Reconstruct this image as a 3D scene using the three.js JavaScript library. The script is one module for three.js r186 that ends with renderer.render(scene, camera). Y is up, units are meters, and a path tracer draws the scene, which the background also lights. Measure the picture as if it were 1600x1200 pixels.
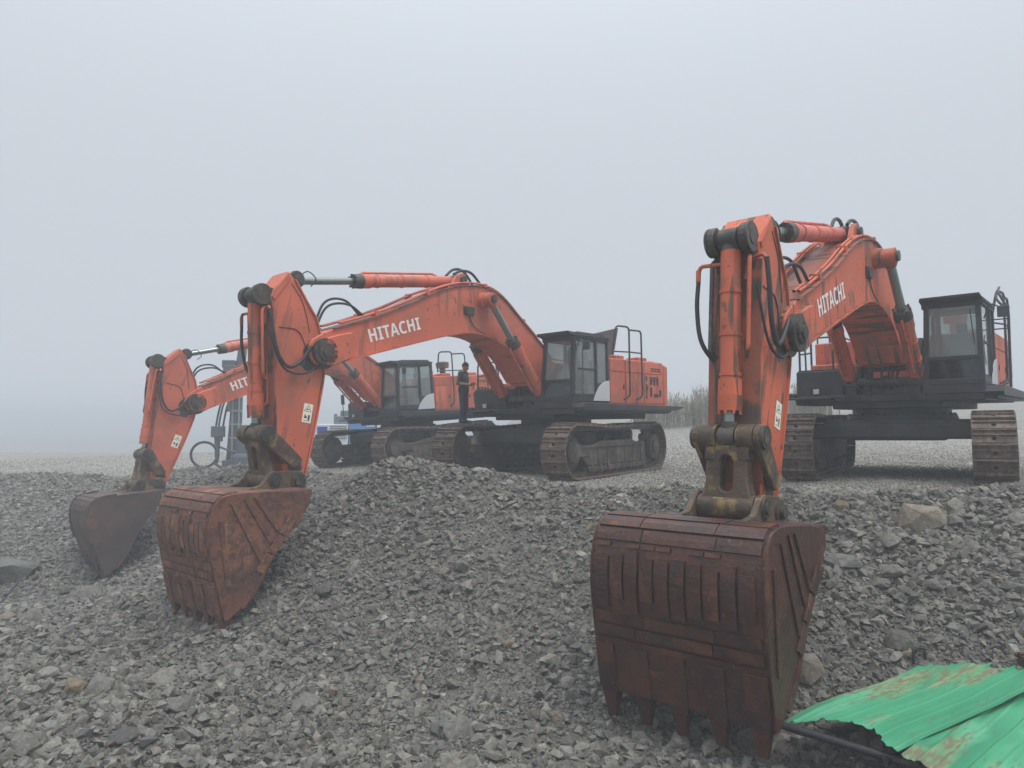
import * as THREE from 'three';
import { mergeGeometries, mergeVertices } from 'three/addons/utils/BufferGeometryUtils.js';
import { ConvexGeometry } from 'three/addons/geometries/ConvexGeometry.js';
import { RoundedBoxGeometry } from 'three/addons/geometries/RoundedBoxGeometry.js';
import { MarchingCubes } from 'three/addons/objects/MarchingCubes.js';
import { TextGeometry } from 'three/addons/geometries/TextGeometry.js';
import { FontLoader } from 'three/addons/loaders/FontLoader.js';

// ---------------------------------------------------------------- camera, sky, sun, haze, exposure
const EYE = 4.0;
const scene = new THREE.Scene();
const camera = new THREE.PerspectiveCamera(56.36, 4 / 3, 0.1, 2000);
camera.position.set(0, EYE, 0);
camera.rotation.set(0.0509, 0, 0);
const renderer = new THREE.WebGLRenderer({ antialias: true });
renderer.toneMapping = THREE.LinearToneMapping;
renderer.toneMappingExposure = 1.2;
renderer.shadowMap.enabled = true;

const SUN = new THREE.Vector3(0.25, 0.93, 0.28).normalize();
{ // thick fog overhead: an even, faintly blue overcast with only a broad soft brightening round the hidden sun
  const w = 256, h = 128, a = new Float32Array(w * h * 4);
  for (let j = 0; j < h; j++) for (let i = 0; i < w; i++) {
    const th = (j + .5) / h * Math.PI - Math.PI / 2, ph = (i + .5) / w * 2 * Math.PI;
    const y = Math.sin(th), x = Math.cos(th) * Math.cos(ph - Math.PI), z = Math.cos(th) * Math.sin(ph - Math.PI);
    const c = Math.max(0, x * SUN.x + y * SUN.y + z * SUN.z);
    const k = .53 * (1 + 2.7 * Math.pow(Math.max(0, y), 4)) + .1 * c * c * c; // overcast: rises steadily to the zenith
    const o = (j * w + i) * 4;
    a[o] = k * .955; a[o + 1] = k * 1.03; a[o + 2] = k * 1.125; a[o + 3] = 1;
  }
  const t = new THREE.DataTexture(a, w, h, THREE.RGBAFormat, THREE.FloatType);
  t.mapping = THREE.EquirectangularReflectionMapping; t.magFilter = THREE.LinearFilter; t.minFilter = THREE.LinearFilter; t.needsUpdate = true;
  scene.background = t; scene.environment = t;
}
const sun = new THREE.DirectionalLight(new THREE.Color(1, .975, .94), 1.3);
sun.position.copy(SUN).multiplyScalar(60).add(new THREE.Vector3(0, 0, -15));
sun.target.position.set(0, 2, -15);
sun.castShadow = true; sun.shadow.radius = 40; sun.shadow.mapSize.set(2048, 2048);
Object.assign(sun.shadow.camera, { left: -28, right: 28, top: 28, bottom: -28, near: 1, far: 140 });
scene.add(sun, sun.target);
scene.fog = new THREE.FogExp2(new THREE.Color(.93, .965, 1.0), 0.0068);

// ---------------------------------------------------------------- small tools
let seed = 12345;
const rnd = () => { seed = (seed * 1664525 + 1013904223) >>> 0; return seed / 4294967296; };
const rr = (a, b) => a + (b - a) * rnd();
const clamp = (x, a = 0, b = 1) => Math.min(b, Math.max(a, x));
const mix = (a, b, t) => a + (b - a) * t;
const sst = (a, b, x) => { const t = clamp((x - a) / (b - a)); return t * t * (3 - 2 * t); };
const D2R = Math.PI / 180;
const V = (x, y, z) => new THREE.Vector3(x, y, z);
const hash = (x, y, s) => { let h = (x * 374761393 + y * 668265263 + s * 974711) | 0; h = Math.imul(h ^ (h >>> 13), 1274126177); h ^= h >>> 16; return (h >>> 0) / 4294967296; };
function vnoise(x, y, s, px = 0, py = px) { // value noise, periodic when px given
  const xi = Math.floor(x), yi = Math.floor(y), fx = x - xi, fy = y - yi;
  const W = (a, p) => p ? ((a % p) + p) % p : a;
  const u = fx * fx * (3 - 2 * fx), v = fy * fy * (3 - 2 * fy);
  const a = hash(W(xi, px), W(yi, py), s), b = hash(W(xi + 1, px), W(yi, py), s), c = hash(W(xi, px), W(yi + 1, py), s), d = hash(W(xi + 1, px), W(yi + 1, py), s);
  return a + (b - a) * u + (c - a) * v + (a - b - c + d) * u * v;
}
function field(n, fx, fy, oct, s, gain = .5) { // periodic fbm on an n x n grid, 0..1
  const f = new Float32Array(n * n); let amp = 1, tot = 0, ax = fx, ay = fy;
  for (let o = 0; o < oct; o++) {
    for (let j = 0; j < n; j++) for (let i = 0; i < n; i++) f[j * n + i] += amp * vnoise(i / n * ax, j / n * ay, s + o * 17, ax, ay);
    tot += amp; amp *= gain; ax *= 2; ay *= 2;
  }
  for (let i = 0; i < f.length; i++) f[i] = clamp((f[i] / tot - .5) * 1.6 + .5);
  return f;
}
const NT = 512;
const F1 = field(NT, 4, 4, 6, 1), F2 = field(NT, 6, 6, 6, 51), F3 = field(NT, 24, 24, 4, 91), F4 = field(NT, 24, 2, 5, 131), F5 = field(NT, 64, 64, 3, 171), F6 = field(NT, 3, 3, 5, 211);
function tex(fn, n = NT, srgb = true) {
  const d = new Uint8Array(n * n * 4);
  for (let k = 0; k < n * n; k++) { const c = fn(k); for (let q = 0; q < 3; q++) d[k * 4 + q] = clamp(c[q] / 255) * 255; d[k * 4 + 3] = 255; }
  const t = new THREE.DataTexture(d, n, n); t.wrapS = t.wrapT = THREE.RepeatWrapping; t.magFilter = THREE.LinearFilter; t.minFilter = THREE.LinearMipmapLinearFilter; t.generateMipmaps = true;
  if (srgb) t.colorSpace = THREE.SRGBColorSpace; t.needsUpdate = true; return t;
}
const m3 = (a, b, t) => [mix(a[0], b[0], t), mix(a[1], b[1], t), mix(a[2], b[2], t)];
const sc3 = (a, t) => [a[0] * t, a[1] * t, a[2] * t];
const bumpA = tex(k => { const v = 255 * (F3[k] * .6 + F5[k] * .4); return [v, v, v]; }, NT, false);
const bumpB = tex(k => { const v = 255 * (F1[k] * .5 + F3[k] * .3 + F5[k] * .2); return [v, v, v]; }, NT, false);
const rep = (t, m) => { const c = t.clone(); c.repeat.set(1 / m, 1 / m); c.needsUpdate = true; return c; };
const bumpA1 = rep(bumpA, 1), bumpB2 = rep(bumpB, 2);
const std = (map, metres, rough, metal = 0, bump = null, bs = .002, extra = {}) => new THREE.MeshStandardMaterial({ map: map ? rep(map, metres) : null, roughness: rough, metalness: metal, bumpMap: bump, bumpScale: bs, side: THREE.DoubleSide, ...extra });

function paint(base, dirt, amt, chip, streak) {
  return tex(k => {
    let c = sc3(base, .93 + .14 * F1[k]);
    c = m3(c, sc3(base, 1.12), .35 * sst(.55, .8, F6[k]));
    c = m3(c, dirt, amt * sst(.5, .78, F2[k]) * (.55 + .45 * F3[k]));
    c = m3(c, sc3(dirt, .7), streak * sst(.6, .8, F4[k]) * sst(.35, .7, F6[k]));
    c = m3(c, [84, 58, 48], .6 * sst(.82 - chip, .9 - chip, F3[k] * .55 + F5[k] * .45));
    return c;
  });
}
const T = {
  orangeA: paint([202, 102, 74], [128, 98, 80], .3, .015, .35),
  orangeB: paint([198, 96, 64], [106, 84, 68], .55, .05, .75),
  orangeC: paint([204, 104, 88], [120, 92, 78], .3, .03, .4),
  grimy: paint([150, 82, 58], [70, 66, 58], .95, .05, .9),
  black: paint([36, 37, 38], [88, 84, 78], .35, .0, .3),
  deck: paint([34, 34, 35], [80, 76, 70], .45, .02, .4),
  rustDark: tex(k => { let c = m3([62, 36, 29], [92, 54, 38], F1[k]); c = m3(c, [122, 74, 44], .55 * sst(.58, .82, F2[k])); c = m3(c, [44, 30, 29], .6 * sst(.55, .8, F6[k])); c = m3(c, [64, 44, 44], .5 * sst(.6, .8, F4[k])); c = m3(c, [128, 92, 68], .6 * sst(.8, .92, F5[k] * .6 + F3[k] * .4)); return c; }),
  rustMid: tex(k => { let c = m3([98, 62, 48], [140, 90, 64], F1[k]); c = m3(c, [170, 120, 74], .6 * sst(.56, .8, F2[k])); c = m3(c, [74, 54, 50], .6 * sst(.55, .8, F6[k])); c = m3(c, [88, 64, 54], .5 * sst(.55, .8, F4[k])); c = m3(c, [172, 140, 104], .6 * sst(.78, .92, F5[k] * .6 + F3[k] * .4)); c = m3(c, [60, 42, 38], .5 * sst(.55, .75, F3[k])); return c; }),
  rustGrey: tex(k => { let c = m3([72, 58, 54], [92, 72, 64], F1[k]); c = m3(c, [126, 84, 60], .55 * sst(.58, .82, F2[k])); c = m3(c, [58, 52, 53], .6 * sst(.5, .75, F6[k])); return c; }),
  track: tex(k => { let c = m3([84, 70, 62], [122, 104, 90], F1[k]); c = m3(c, [150, 132, 112], .6 * sst(.55, .8, F2[k])); c = m3(c, [70, 60, 55], .6 * sst(.5, .75, F3[k])); return c; }),
  frame: tex(k => { let c = m3([64, 58, 53], [96, 84, 74], F1[k]); c = m3(c, [132, 116, 98], .5 * sst(.58, .8, F2[k])); c = m3(c, [50, 47, 45], .6 * sst(.5, .75, F6[k])); return c; }),
  grease: tex(k => { let c = m3([44, 42, 38], [84, 76, 66], F1[k]); c = m3(c, [108, 98, 76], .6 * sst(.6, .8, F2[k])); return c; }),
  link: tex(k => { let c = m3([70, 58, 47], [110, 94, 70], F1[k]); c = m3(c, [150, 128, 74], .7 * sst(.55, .75, F2[k])); c = m3(c, [54, 46, 40], .7 * sst(.52, .75, F6[k])); c = m3(c, [112, 66, 44], .5 * sst(.6, .8, F3[k])); return c; }),
  rock: tex(k => { let c = m3([136, 133, 127], [166, 162, 154], F1[k]); c = m3(c, [116, 113, 108], .5 * sst(.55, .75, F3[k])); c = m3(c, [176, 172, 162], .5 * sst(.6, .8, F2[k])); return c; }),
  fines: tex(k => { let c = m3([104, 101, 95], [128, 124, 117], F1[k]); c = m3(c, [146, 142, 135], .6 * sst(.55, .8, F5[k])); c = m3(c, [84, 81, 77], .5 * sst(.5, .75, F3[k])); return c; }),
};
const MAT = {
  orangeA: std(T.orangeA, 3, .58, 0, bumpB2, .002), orangeB: std(T.orangeB, 2.4, .62, 0, bumpB2, .003), orangeC: std(T.orangeC, 2.6, .55, 0, bumpB2, .002),
  grimy: std(T.grimy, 1.6, .6, 0, bumpB2, .003), black: std(T.black, 2, .5, 0, bumpB2, .002), deck: std(T.deck, 2, .6, 0, bumpB2, .002),
  rustDark: std(T.rustDark, 1.7, .44, .12, bumpB2, .016), rustMid: std(T.rustMid, 1.9, .66, .05, bumpB2, .018), rustGrey: std(T.rustGrey, 2.2, .7, .05, bumpB2, .005),
  track: std(T.track, 1.1, .7, .1, bumpA1, .006), frame: std(T.frame, 1.5, .8, 0, bumpA1, .006), grease: std(T.grease, .8, .5, .1, bumpA1, .005), link: std(T.link, .9, .65, .05, bumpA1, .006),
  chrome: new THREE.MeshStandardMaterial({ color: 0x8d9490, roughness: .28, metalness: .9 }),
  hose: new THREE.MeshStandardMaterial({ color: 0x2b2c2d, roughness: .55 }),
  rail: new THREE.MeshStandardMaterial({ color: 0x33373b, roughness: .5 }),
  vent: new THREE.MeshStandardMaterial({ color: 0x2a2220, roughness: .8 }),
  silver: new THREE.MeshStandardMaterial({ color: 0xc3c6c8, roughness: .45 }),
  white: new THREE.MeshStandardMaterial({ color: 0xe6e4de, roughness: .6 }),
  seat: new THREE.MeshStandardMaterial({ color: 0x2c2d30, roughness: .9 }),
  clear: new THREE.MeshPhysicalMaterial({ color: 0xc9d2d0, roughness: .04, transmission: 1, thickness: 0, ior: 1.5, side: THREE.DoubleSide }),
  glass: new THREE.MeshPhysicalMaterial({ color: 0xdfe6e4, roughness: .06, transmission: .86, thickness: 0, ior: 1.5, side: THREE.DoubleSide }),
};

// ---------------------------------------------------------------- geometry helpers
function boxUV(g, ox = 0, oy = 0, swap = false) {
  const p = g.attributes.position, n = p.count, uv = new Float32Array(n * 2), a = V(0, 0, 0), b = V(0, 0, 0), c = V(0, 0, 0);
  for (let i = 0; i < n; i += 3) {
    a.fromBufferAttribute(p, i); b.fromBufferAttribute(p, i + 1); c.fromBufferAttribute(p, i + 2);
    const nx = Math.abs((b.y - a.y) * (c.z - a.z) - (b.z - a.z) * (c.y - a.y)), ny = Math.abs((b.z - a.z) * (c.x - a.x) - (b.x - a.x) * (c.z - a.z)), nz = Math.abs((b.x - a.x) * (c.y - a.y) - (b.y - a.y) * (c.x - a.x));
    for (let k = 0; k < 3; k++) {
      const x = p.getX(i + k), y = p.getY(i + k), z = p.getZ(i + k);
      const [u, v] = nx >= ny && nx >= nz ? [z, y] : ny >= nz ? [x, z] : [x, y];
      uv[(i + k) * 2] = (swap ? v : u) + ox; uv[(i + k) * 2 + 1] = (swap ? u : v) + oy;
    }
  }
  g.setAttribute('uv', new THREE.BufferAttribute(uv, 2)); return g;
}
function prep(g) {
  g = g.index ? g.toNonIndexed() : g;
  for (const k of Object.keys(g.attributes)) if (k !== 'position' && k !== 'normal') g.deleteAttribute(k);
  if (!g.attributes.normal) g.computeVertexNormals();
  g.morphAttributes = {}; g.clearGroups(); return g;
}
function geo(list, matrix, uvo, swap) {
  const g = mergeGeometries((Array.isArray(list) ? list.flat(3) : [list]).map(prep), false);
  const o = uvo ?? [rr(0, 5), rr(0, 5)]; boxUV(g, o[0], o[1], swap);
  if (matrix) g.applyMatrix4(matrix);
  return g;
}
function put(name, list, mat, parent, matrix) {
  const o = new THREE.Mesh(geo(list, matrix, null, name === 'arm' || parent.name === 'arm'), mat); o.name = name; o.castShadow = o.receiveShadow = true; parent.add(o); return o;
}
const taken = {};
const numbered = n => { const k = taken[n] = (taken[n] ?? -1) + 1; return k ? `${n}_${String(k).padStart(3, '0')}` : n; };
function tag(o, label, category, group, kind) { o.userData.label = label; if (category) o.userData.category = category; if (group) o.userData.group = group; if (kind) o.userData.kind = kind; return o; }
function thing(name, label, category, pos, group) { const g = new THREE.Group(); g.name = numbered(name); if (pos) g.position.copy(pos); scene.add(g); return tag(g, label, category, group); }

const bx = (x0, x1, y0, y1, z0, z1, r = 0) => { const w = Math.abs(x1 - x0), h = Math.abs(y1 - y0), d = Math.abs(z1 - z0); const g = r ? new RoundedBoxGeometry(w, h, d, 1, Math.min(r, w / 2.1, h / 2.1, d / 2.1)) : new THREE.BoxGeometry(w, h, d); return g.translate((x0 + x1) / 2, (y0 + y1) / 2, (z0 + z1) / 2); };
function prism(pts, z0, z1, bev = 0, holes = []) {
  const s = new THREE.Shape(pts.map(p => new THREE.Vector2(p[0], p[1])));
  for (const h of holes) s.holes.push(new THREE.Path(h.map(p => new THREE.Vector2(p[0], p[1]))));
  const g = new THREE.ExtrudeGeometry(s, { depth: z1 - z0 - 2 * bev, bevelEnabled: bev > 0, bevelThickness: bev, bevelSize: bev, bevelOffset: -bev, bevelSegments: 1, steps: 1, curveSegments: 10 });
  return g.translate(0, 0, z0 + bev);
}
function cyl(p, q, r, r2 = r, seg = 16, open = false) {
  const d = q.clone().sub(p), g = new THREE.CylinderGeometry(r2, r, d.length(), seg, 1, open);
  g.translate(0, d.length() / 2, 0); g.applyQuaternion(new THREE.Quaternion().setFromUnitVectors(V(0, 1, 0), d.clone().normalize()));
  return g.translate(p.x, p.y, p.z);
}
const zc = (x, y, z0, z1, r, seg = 20) => cyl(V(x, y, z0), V(x, y, z1), r, r, seg);
const tube = (pts, r, n = 0, seg = 7) => new THREE.TubeGeometry(new THREE.CatmullRomCurve3(pts.map(p => V(...p)), false, 'catmullrom', .5), n || Math.max(8, pts.length * 6), r, seg, false);
function rail(pts, r, seg = 7) { // straight runs with small rounded bends
  const c = new THREE.CurvePath(), P = pts.map(p => V(...p)); let last = P[0];
  for (let i = 1; i < P.length; i++) {
    if (i < P.length - 1) {
      const k = Math.min(.12, P[i].distanceTo(P[i - 1]) * .45, P[i].distanceTo(P[i + 1]) * .45);
      const a = P[i].clone().add(P[i - 1].clone().sub(P[i]).setLength(k)), b = P[i].clone().add(P[i + 1].clone().sub(P[i]).setLength(k));
      c.add(new THREE.LineCurve3(last, a)); c.add(new THREE.QuadraticBezierCurve3(a, P[i], b)); last = b;
    } else c.add(new THREE.LineCurve3(last, P[i]));
  }
  return new THREE.TubeGeometry(c, pts.length * 12, r, seg, false);
}
const arc = (cx, cy, r, a0, a1, n) => Array.from({ length: n + 1 }, (_, i) => { const a = (a0 + (a1 - a0) * i / n) * D2R; return [cx + r * Math.cos(a), cy + r * Math.sin(a)]; });
function smooth(pts, n) { const c = new THREE.CatmullRomCurve3(pts.map(p => V(p[0], p[1], 0)), false, 'centripetal'); return c.getSpacedPoints(n).map(p => [p.x, p.y]); }
function ribbon(path, t0, t1, z0, z1) { // sheet that follows a path in the xy plane, between two offsets from it
  const off = t => path.map((p, i) => { const a = path[Math.max(0, i - 1)], b = path[Math.min(path.length - 1, i + 1)]; const l = Math.hypot(b[0] - a[0], b[1] - a[1]); return [p[0] - (b[1] - a[1]) / l * t, p[1] + (b[0] - a[0]) / l * t]; });
  return prism([...off(t0), ...off(t1).reverse()], z0, z1);
}
function sub(path, f0, f1) { // part of a path by fraction of its length
  const L = [0]; for (let i = 1; i < path.length; i++) L.push(L[i - 1] + Math.hypot(path[i][0] - path[i - 1][0], path[i][1] - path[i - 1][1]));
  const at = f => { const s = f * L[L.length - 1]; let i = 1; while (i < L.length - 1 && L[i] < s) i++; const t = (s - L[i - 1]) / (L[i] - L[i - 1]); return [mix(path[i - 1][0], path[i][0], t), mix(path[i - 1][1], path[i][1], t)]; };
  const n = Math.max(2, Math.ceil((f1 - f0) * 24)); return Array.from({ length: n + 1 }, (_, i) => at(f0 + (f1 - f0) * i / n));
}
function hex(c) { // box from 8 corners: bottom ring 0-3, top ring 4-7
  const f = [[0, 1, 2], [0, 2, 3], [4, 6, 5], [4, 7, 6], [0, 4, 5], [0, 5, 1], [1, 5, 6], [1, 6, 2], [2, 6, 7], [2, 7, 3], [3, 7, 4], [3, 4, 0]], p = [];
  for (const t of f) for (const i of t) p.push(...c[i]);
  const g = new THREE.BufferGeometry(); g.setAttribute('position', new THREE.Float32BufferAttribute(p, 3)); g.computeVertexNormals(); return g;
}
const M4 = (x, y, z, rz = 0) => new THREE.Matrix4().makeTranslation(x, y, z).multiply(new THREE.Matrix4().makeRotationZ(rz));

// ---------------------------------------------------------------- the three machines' stands (metres, degrees)
const MACH = {
  M: { x: 1.249, z: -20.035, g: -1.475, t: 34.898, u: 42.876, b: 1.653, a: -76.445, p: -.191, r: .72, k: 0, l1: 1.833, l2: .804 },
  L: { x: -3.836, z: -26.932, g: -1.584, t: 38.988, u: 48.25, b: -.781, a: -62.884, p: -3.085, r: 2.408, k: -2.394, l1: 1.898, l2: .609 },
  R: { x: 8.728, z: -16.062, g: -1.242, t: 33.109, u: 41.011, b: -1.428, a: -68.563, p: -.014, r: .738, k: 4.115, l1: 1.819, l2: .693 },
};

// ---------------------------------------------------------------- ground
const CREST = [[40, -4], [22, -8.2], [13, -10.6], [8, -12.0], [5, -13.0], [2.4, -14.3], [0.2, -15.4], [-2.6, -16.2], [-4.6, -20.6], [-7.5, -24.0], [-12, -27], [-18, -30], [-60, -42]];
function crestDist(x, z) { // > 0 in front of (below) the crest
  let best = 1e9, sg = 1;
  for (let i = 0; i < CREST.length - 1; i++) {
    const [ax, az] = CREST[i], [b0, b1] = CREST[i + 1], dx = b0 - ax, dz = b1 - az, t = clamp(((x - ax) * dx + (z - az) * dz) / (dx * dx + dz * dz));
    const ex = x - ax - t * dx, ez = z - az - t * dz, d = ex * ex + ez * ez;
    if (d < best - 1e-9) { best = d; sg = dx * ez - dz * ex < 0 ? 1 : -1; }
  }
  return Math.sqrt(best) * sg;
}
const bump = (x, z, cx, cz, r, a) => a * Math.exp(-((x - cx) ** 2 + (z - cz) ** 2) / (r * r));
function padHeight(x, z) {
  let s = 0, w = 0;
  for (const m of Object.values(MACH)) {
    const dx = x - m.x, dz = z - m.z, d = Math.hypot(dx, dz), q = Math.min(1, 4.5 / (d + 1e-6)), t = m.t * D2R;
    const f = (-Math.sin(t) * dx + Math.cos(t) * dz) * q, r = (-Math.cos(t) * dx - Math.sin(t) * dz) * q;
    const k = 1 / (d * d + 2) ** 2; s += k * (m.g + m.p * D2R * f - m.r * D2R * r + .02); w += k;
  }
  let h = s / w;
  h = mix(h, -2.3, sst(-8, -15, x) * sst(-60, -30, z));
  h = mix(h, -9, sst(44, 70, -z) * sst(2, -8, x)); // the bench ends on the left, the land falls away in the fog
  h += 2.2 * sst(24, 60, -z) * sst(2, 30, x + (-z - 30) * .3) + .9 * sst(30, 48, -z) * sst(-4, 10, x); // bank rising at the back right
  return h;
}
function macro(x, z) {
  const s = crestDist(x, z), pad = padHeight(x, z);
  const base = -3.72 - .85 * sst(-5.5, -10.5, x) * sst(-13.5, -18.5, z) + .1 * sst(-7, -4, z);
  const w = 5.6 + .9 * sst(-6, -14, x) * 3, t = clamp(s / w), e = t * t * (3 - 2 * t) * .55 + t * .45;
  let h = s <= 0 ? pad : mix(pad, base, e);
  h += bump(x, z, -2.6, -16.1, 1.5, .5) + bump(x, z, -.6, -15.6, 1.2, .18) + bump(x, z, -8.8, -23.6, 2, .35) + bump(x, z, -12.5, -26.5, 2.5, .3);
  h += bump(x, z, 8.4, -10.2, 1.6, .25) + bump(x, z, 5.2, -7.2, 1.6, .25) - bump(x, z, .5, -12.4, 1.4, .2) + bump(x, z, -4.6, -9.2, 1.8, .12) - bump(x, z, -5.7, -12.3, 1.3, .16) - bump(x, z, -11, -19.4, 1.4, .18);
  return h;
}
function rough(x, z) { // 0 on the trafficked pad, 1 on the tipped rubble
  return .12 + .88 * sst(-1.2, .8, crestDist(x, z) + .8 * (vnoise(x * .7, z * .7, 5) - .5));
}
function gh(x, z, fine = true) {
  const r = rough(x, z), far = 1 / (1 + Math.max(0, Math.hypot(x, z) - 40) / 30);
  let h = macro(x, z) + far * r * (.26 * (vnoise(x * .45, z * .45, 7) - .5) + .16 * (vnoise(x * 1.3, z * 1.3, 8) - .5));
  if (fine) h += far * r * (.08 * (vnoise(x * 3.4, z * 3.4, 9) - .5) + .04 * (vnoise(x * 8, z * 8, 10) - .5));
  return EYE + h;
}
function lines(a, b, step, lo, hi, grow = 1.16) {
  const o = []; for (let v = a; v <= b + 1e-6; v += step) o.push(v);
  let s = step, v = a; const l = []; while (v > lo) { s *= grow; v -= s; l.push(v); } s = step; v = o[o.length - 1]; while (v < hi) { s *= grow; v += s; o.push(v); }
  return [...l.reverse(), ...o];
}
{
  const xs = lines(-17, 14, .13, -420, 420), zs = lines(-30, -5, .13, -420, 120), p = [], c = [], uv = [], idx = [], nx = xs.length;
  for (const z of zs) for (const x of xs) {
    p.push(x, gh(x, z), z); uv.push(x, z);
    const r = sst(.2, .7, rough(x, z)), n = vnoise(x * .25, z * .25, 21) * .6 + vnoise(x * 1.1, z * 1.1, 22) * .4, k = mix(1.5, .72, r) * (.88 + .26 * n);
    c.push(k * mix(1.0, 1, r), k * mix(1.0, .985, r), k * mix(.99, .95, r));
  }
  for (let j = 0; j < zs.length - 1; j++) for (let i = 0; i < nx - 1; i++) { const a = j * nx + i; idx.push(a, a + nx, a + 1, a + 1, a + nx, a + nx + 1); }
  const g = new THREE.BufferGeometry(); g.setAttribute('position', new THREE.Float32BufferAttribute(p, 3)); g.setAttribute('color', new THREE.Float32BufferAttribute(c, 3)); g.setAttribute('uv', new THREE.Float32BufferAttribute(uv, 2)); g.setIndex(idx); g.computeVertexNormals();
  const m = std(T.fines, 1.3, .85, 0, rep(bumpA, .6), .012, { vertexColors: true });
  const o = new THREE.Mesh(g, m); o.name = 'ground'; o.receiveShadow = o.castShadow = true; scene.add(o);
  tag(o, 'grey crushed rock ground, tipped slope below a levelled pad', 'ground', null, 'structure');
}

// ---------------------------------------------------------------- rubble
function rockGeo(n, flat, s) {
  seed = s; const pts = [];
  for (let i = 0; i < n; i++) { const a = rr(0, 6.283), y = rr(-1, 1), r = Math.sqrt(1 - y * y), k = rr(.82, 1.05); pts.push(V(Math.cos(a) * r * k, y * k * flat, Math.sin(a) * r * k * rr(.72, .95))); }
  const g = new ConvexGeometry(pts); return boxUV(prep(g));
}
const PEB = [0, 1, 2, 3, 4, 5, 6].map(i => rockGeo(11 + i % 4, [.6, .75, .5, .85, .65, .45, .7][i], 900 + i * 31));
const BOULD = [0, 1, 2, 3, 4, 5, 6, 7].map(i => rockGeo(20 + i * 2, [.6, .8, .55, .7, .9, .5, .65, .75][i], 1900 + i * 77));
const pebMat = new THREE.MeshStandardMaterial({ map: rep(T.rock, 1.4), roughness: .78, bumpMap: rep(bumpB, 1.2), bumpScale: .006 });
function stoneColor(c, dull = 0) {
  const v = rnd(), k = rr(.38, .84) * (1 - dull);
  if (v < .70) c.setRGB(.92 * k, .90 * k, .86 * k); else if (v < .84) c.setRGB(.82 * k, .86 * k, .86 * k);
  else if (v < .968) c.setRGB(.93 * k, .86 * k, .78 * k); else if (v < .992) c.setRGB(1.4 * k, 1.37 * k, 1.3 * k); else c.setRGB(1.0 * k, .82 * k, .68 * k);
  return c;
}
const rough0 = (x, z) => rough(x, z);
{
  seed = 77; const N = 460000, buckets = PEB.map(() => []), q = new THREE.Quaternion(), e = new THREE.Euler(), c = new THREE.Color();
  for (let i = 0; i < N; i++) {
    const d = 5.6 * Math.pow(48 / 5.6, rnd()), a = rr(-.86, .86), x = Math.sin(a) * d, z = -Math.cos(a) * d, r = rough0(x, z);
    const u = rnd();
    let s = .0125 * Math.pow(1 - u * .9985, -1 / 2.3) * Math.max(1, Math.pow(d / 9, .95));
    const clump = vnoise(x * .55, z * .55, 31) * .6 + vnoise(x * 1.7, z * 1.7, 32) * .4;
    s *= .62 + .95 * clump + bump(x, z, 8.6, -10.4, 2.4, .75) + bump(x, z, -5.2, -8.4, 1.8, .5) + bump(x, z, -2.6, -16.1, 1.6, .4); s = Math.min(s, .11);
    if (r < .6) { if (rnd() > .42) continue; s = Math.min(s, .035) * .8; }
    const y = gh(x, z);
    buckets[i % PEB.length].push([x, y + s * rr(-.1, .55), z, s * rr(.8, 1.45), s * rr(.75, 1.2), s * rr(.8, 1.2), rr(-.9, .9), rr(0, 6.283), rr(-.9, .9), r]);
  }
  const grp = new THREE.Group(); grp.name = 'gravel'; scene.add(grp);
  tag(grp, 'loose angular grey gravel covering the slope and the ground below it', 'gravel', null, 'stuff');
  buckets.forEach((b, i) => {
    const im = new THREE.InstancedMesh(PEB[i], pebMat, b.length); im.name = 'stone'; im.castShadow = im.receiveShadow = true; im.userData.kind = 'stuff';
    const m = new THREE.Matrix4();
    b.forEach((s, k) => { m.compose(V(s[0], s[1], s[2]), q.setFromEuler(e.set(s[6], s[7], s[8])), V(s[3], s[4], s[5])); im.setMatrixAt(k, m); stoneColor(c); if (s[9] < .6) c.multiplyScalar(1.55); im.setColorAt(k, c); });
    grp.add(im);
  });
}
function groundAt(px, py) { // the place on the ground that the photograph's pixel (1600 x 1200) shows
  const d = V((px - 800) / 1119.9, -(py - 600) / 1119.9, -1).applyEuler(camera.rotation); let t = 4;
  for (; t < 60; t += .03) if (EYE + d.y * t < gh(d.x * t, d.z * t, false)) break;
  return V(d.x * t, gh(d.x * t, d.z * t), d.z * t);
}
const ROCKM = [[.78, .77, .74], [.68, .7, .69], [.8, .75, .69], [.6, .59, .57], [1.15, 1.12, 1.06], [1.0, .84, .55], [.95, .85, .74], [.45, .47, .46]].map(c => { const m = std(T.rock, .9, .8, 0, rep(bumpB, .7), .03); m.color.setRGB(...c); return m; });
function rock(px, py, w, shape, mi, label, group, sy = 1, yaw = rr(0, 6.28)) {
  const p = groundAt(px, py), d = Math.hypot(p.x, p.z), s = w * d / 1119.9 / 2;
  const o = new THREE.Mesh(BOULD[shape % 8], ROCKM[mi]); o.name = numbered('rock'); o.scale.set(s * 1.05, s * sy, s); o.rotation.set(rr(-.25, .25), yaw, rr(-.25, .25));
  o.position.set(p.x, p.y + s * .3 * sy, p.z); o.castShadow = o.receiveShadow = true; scene.add(o); tag(o, label, 'rock', group); return o;
}
seed = 4242;
rock(1438, 826, 66, 1, 6, 'large pale tan boulder, biggest below the right excavator tracks', null, 1.05);
rock(1492, 798, 30, 4, 4, 'rounded light rock just right of the large tan boulder, upper of two');
rock(1492, 822, 26, 0, 0, 'small rounded grey rock below the upper one right of the tan boulder');
rock(1386, 850, 44, 3, 0, 'flat grey slab rock left below the large tan boulder', null, .8);
rock(1318, 886, 56, 2, 1, 'pointed flat grey rock lying right of the nearest bucket', null, .8);
rock(1396, 905, 38, 5, 0, 'blocky light grey rock halfway between tan boulder and green sheet', null, 1.2);
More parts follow.
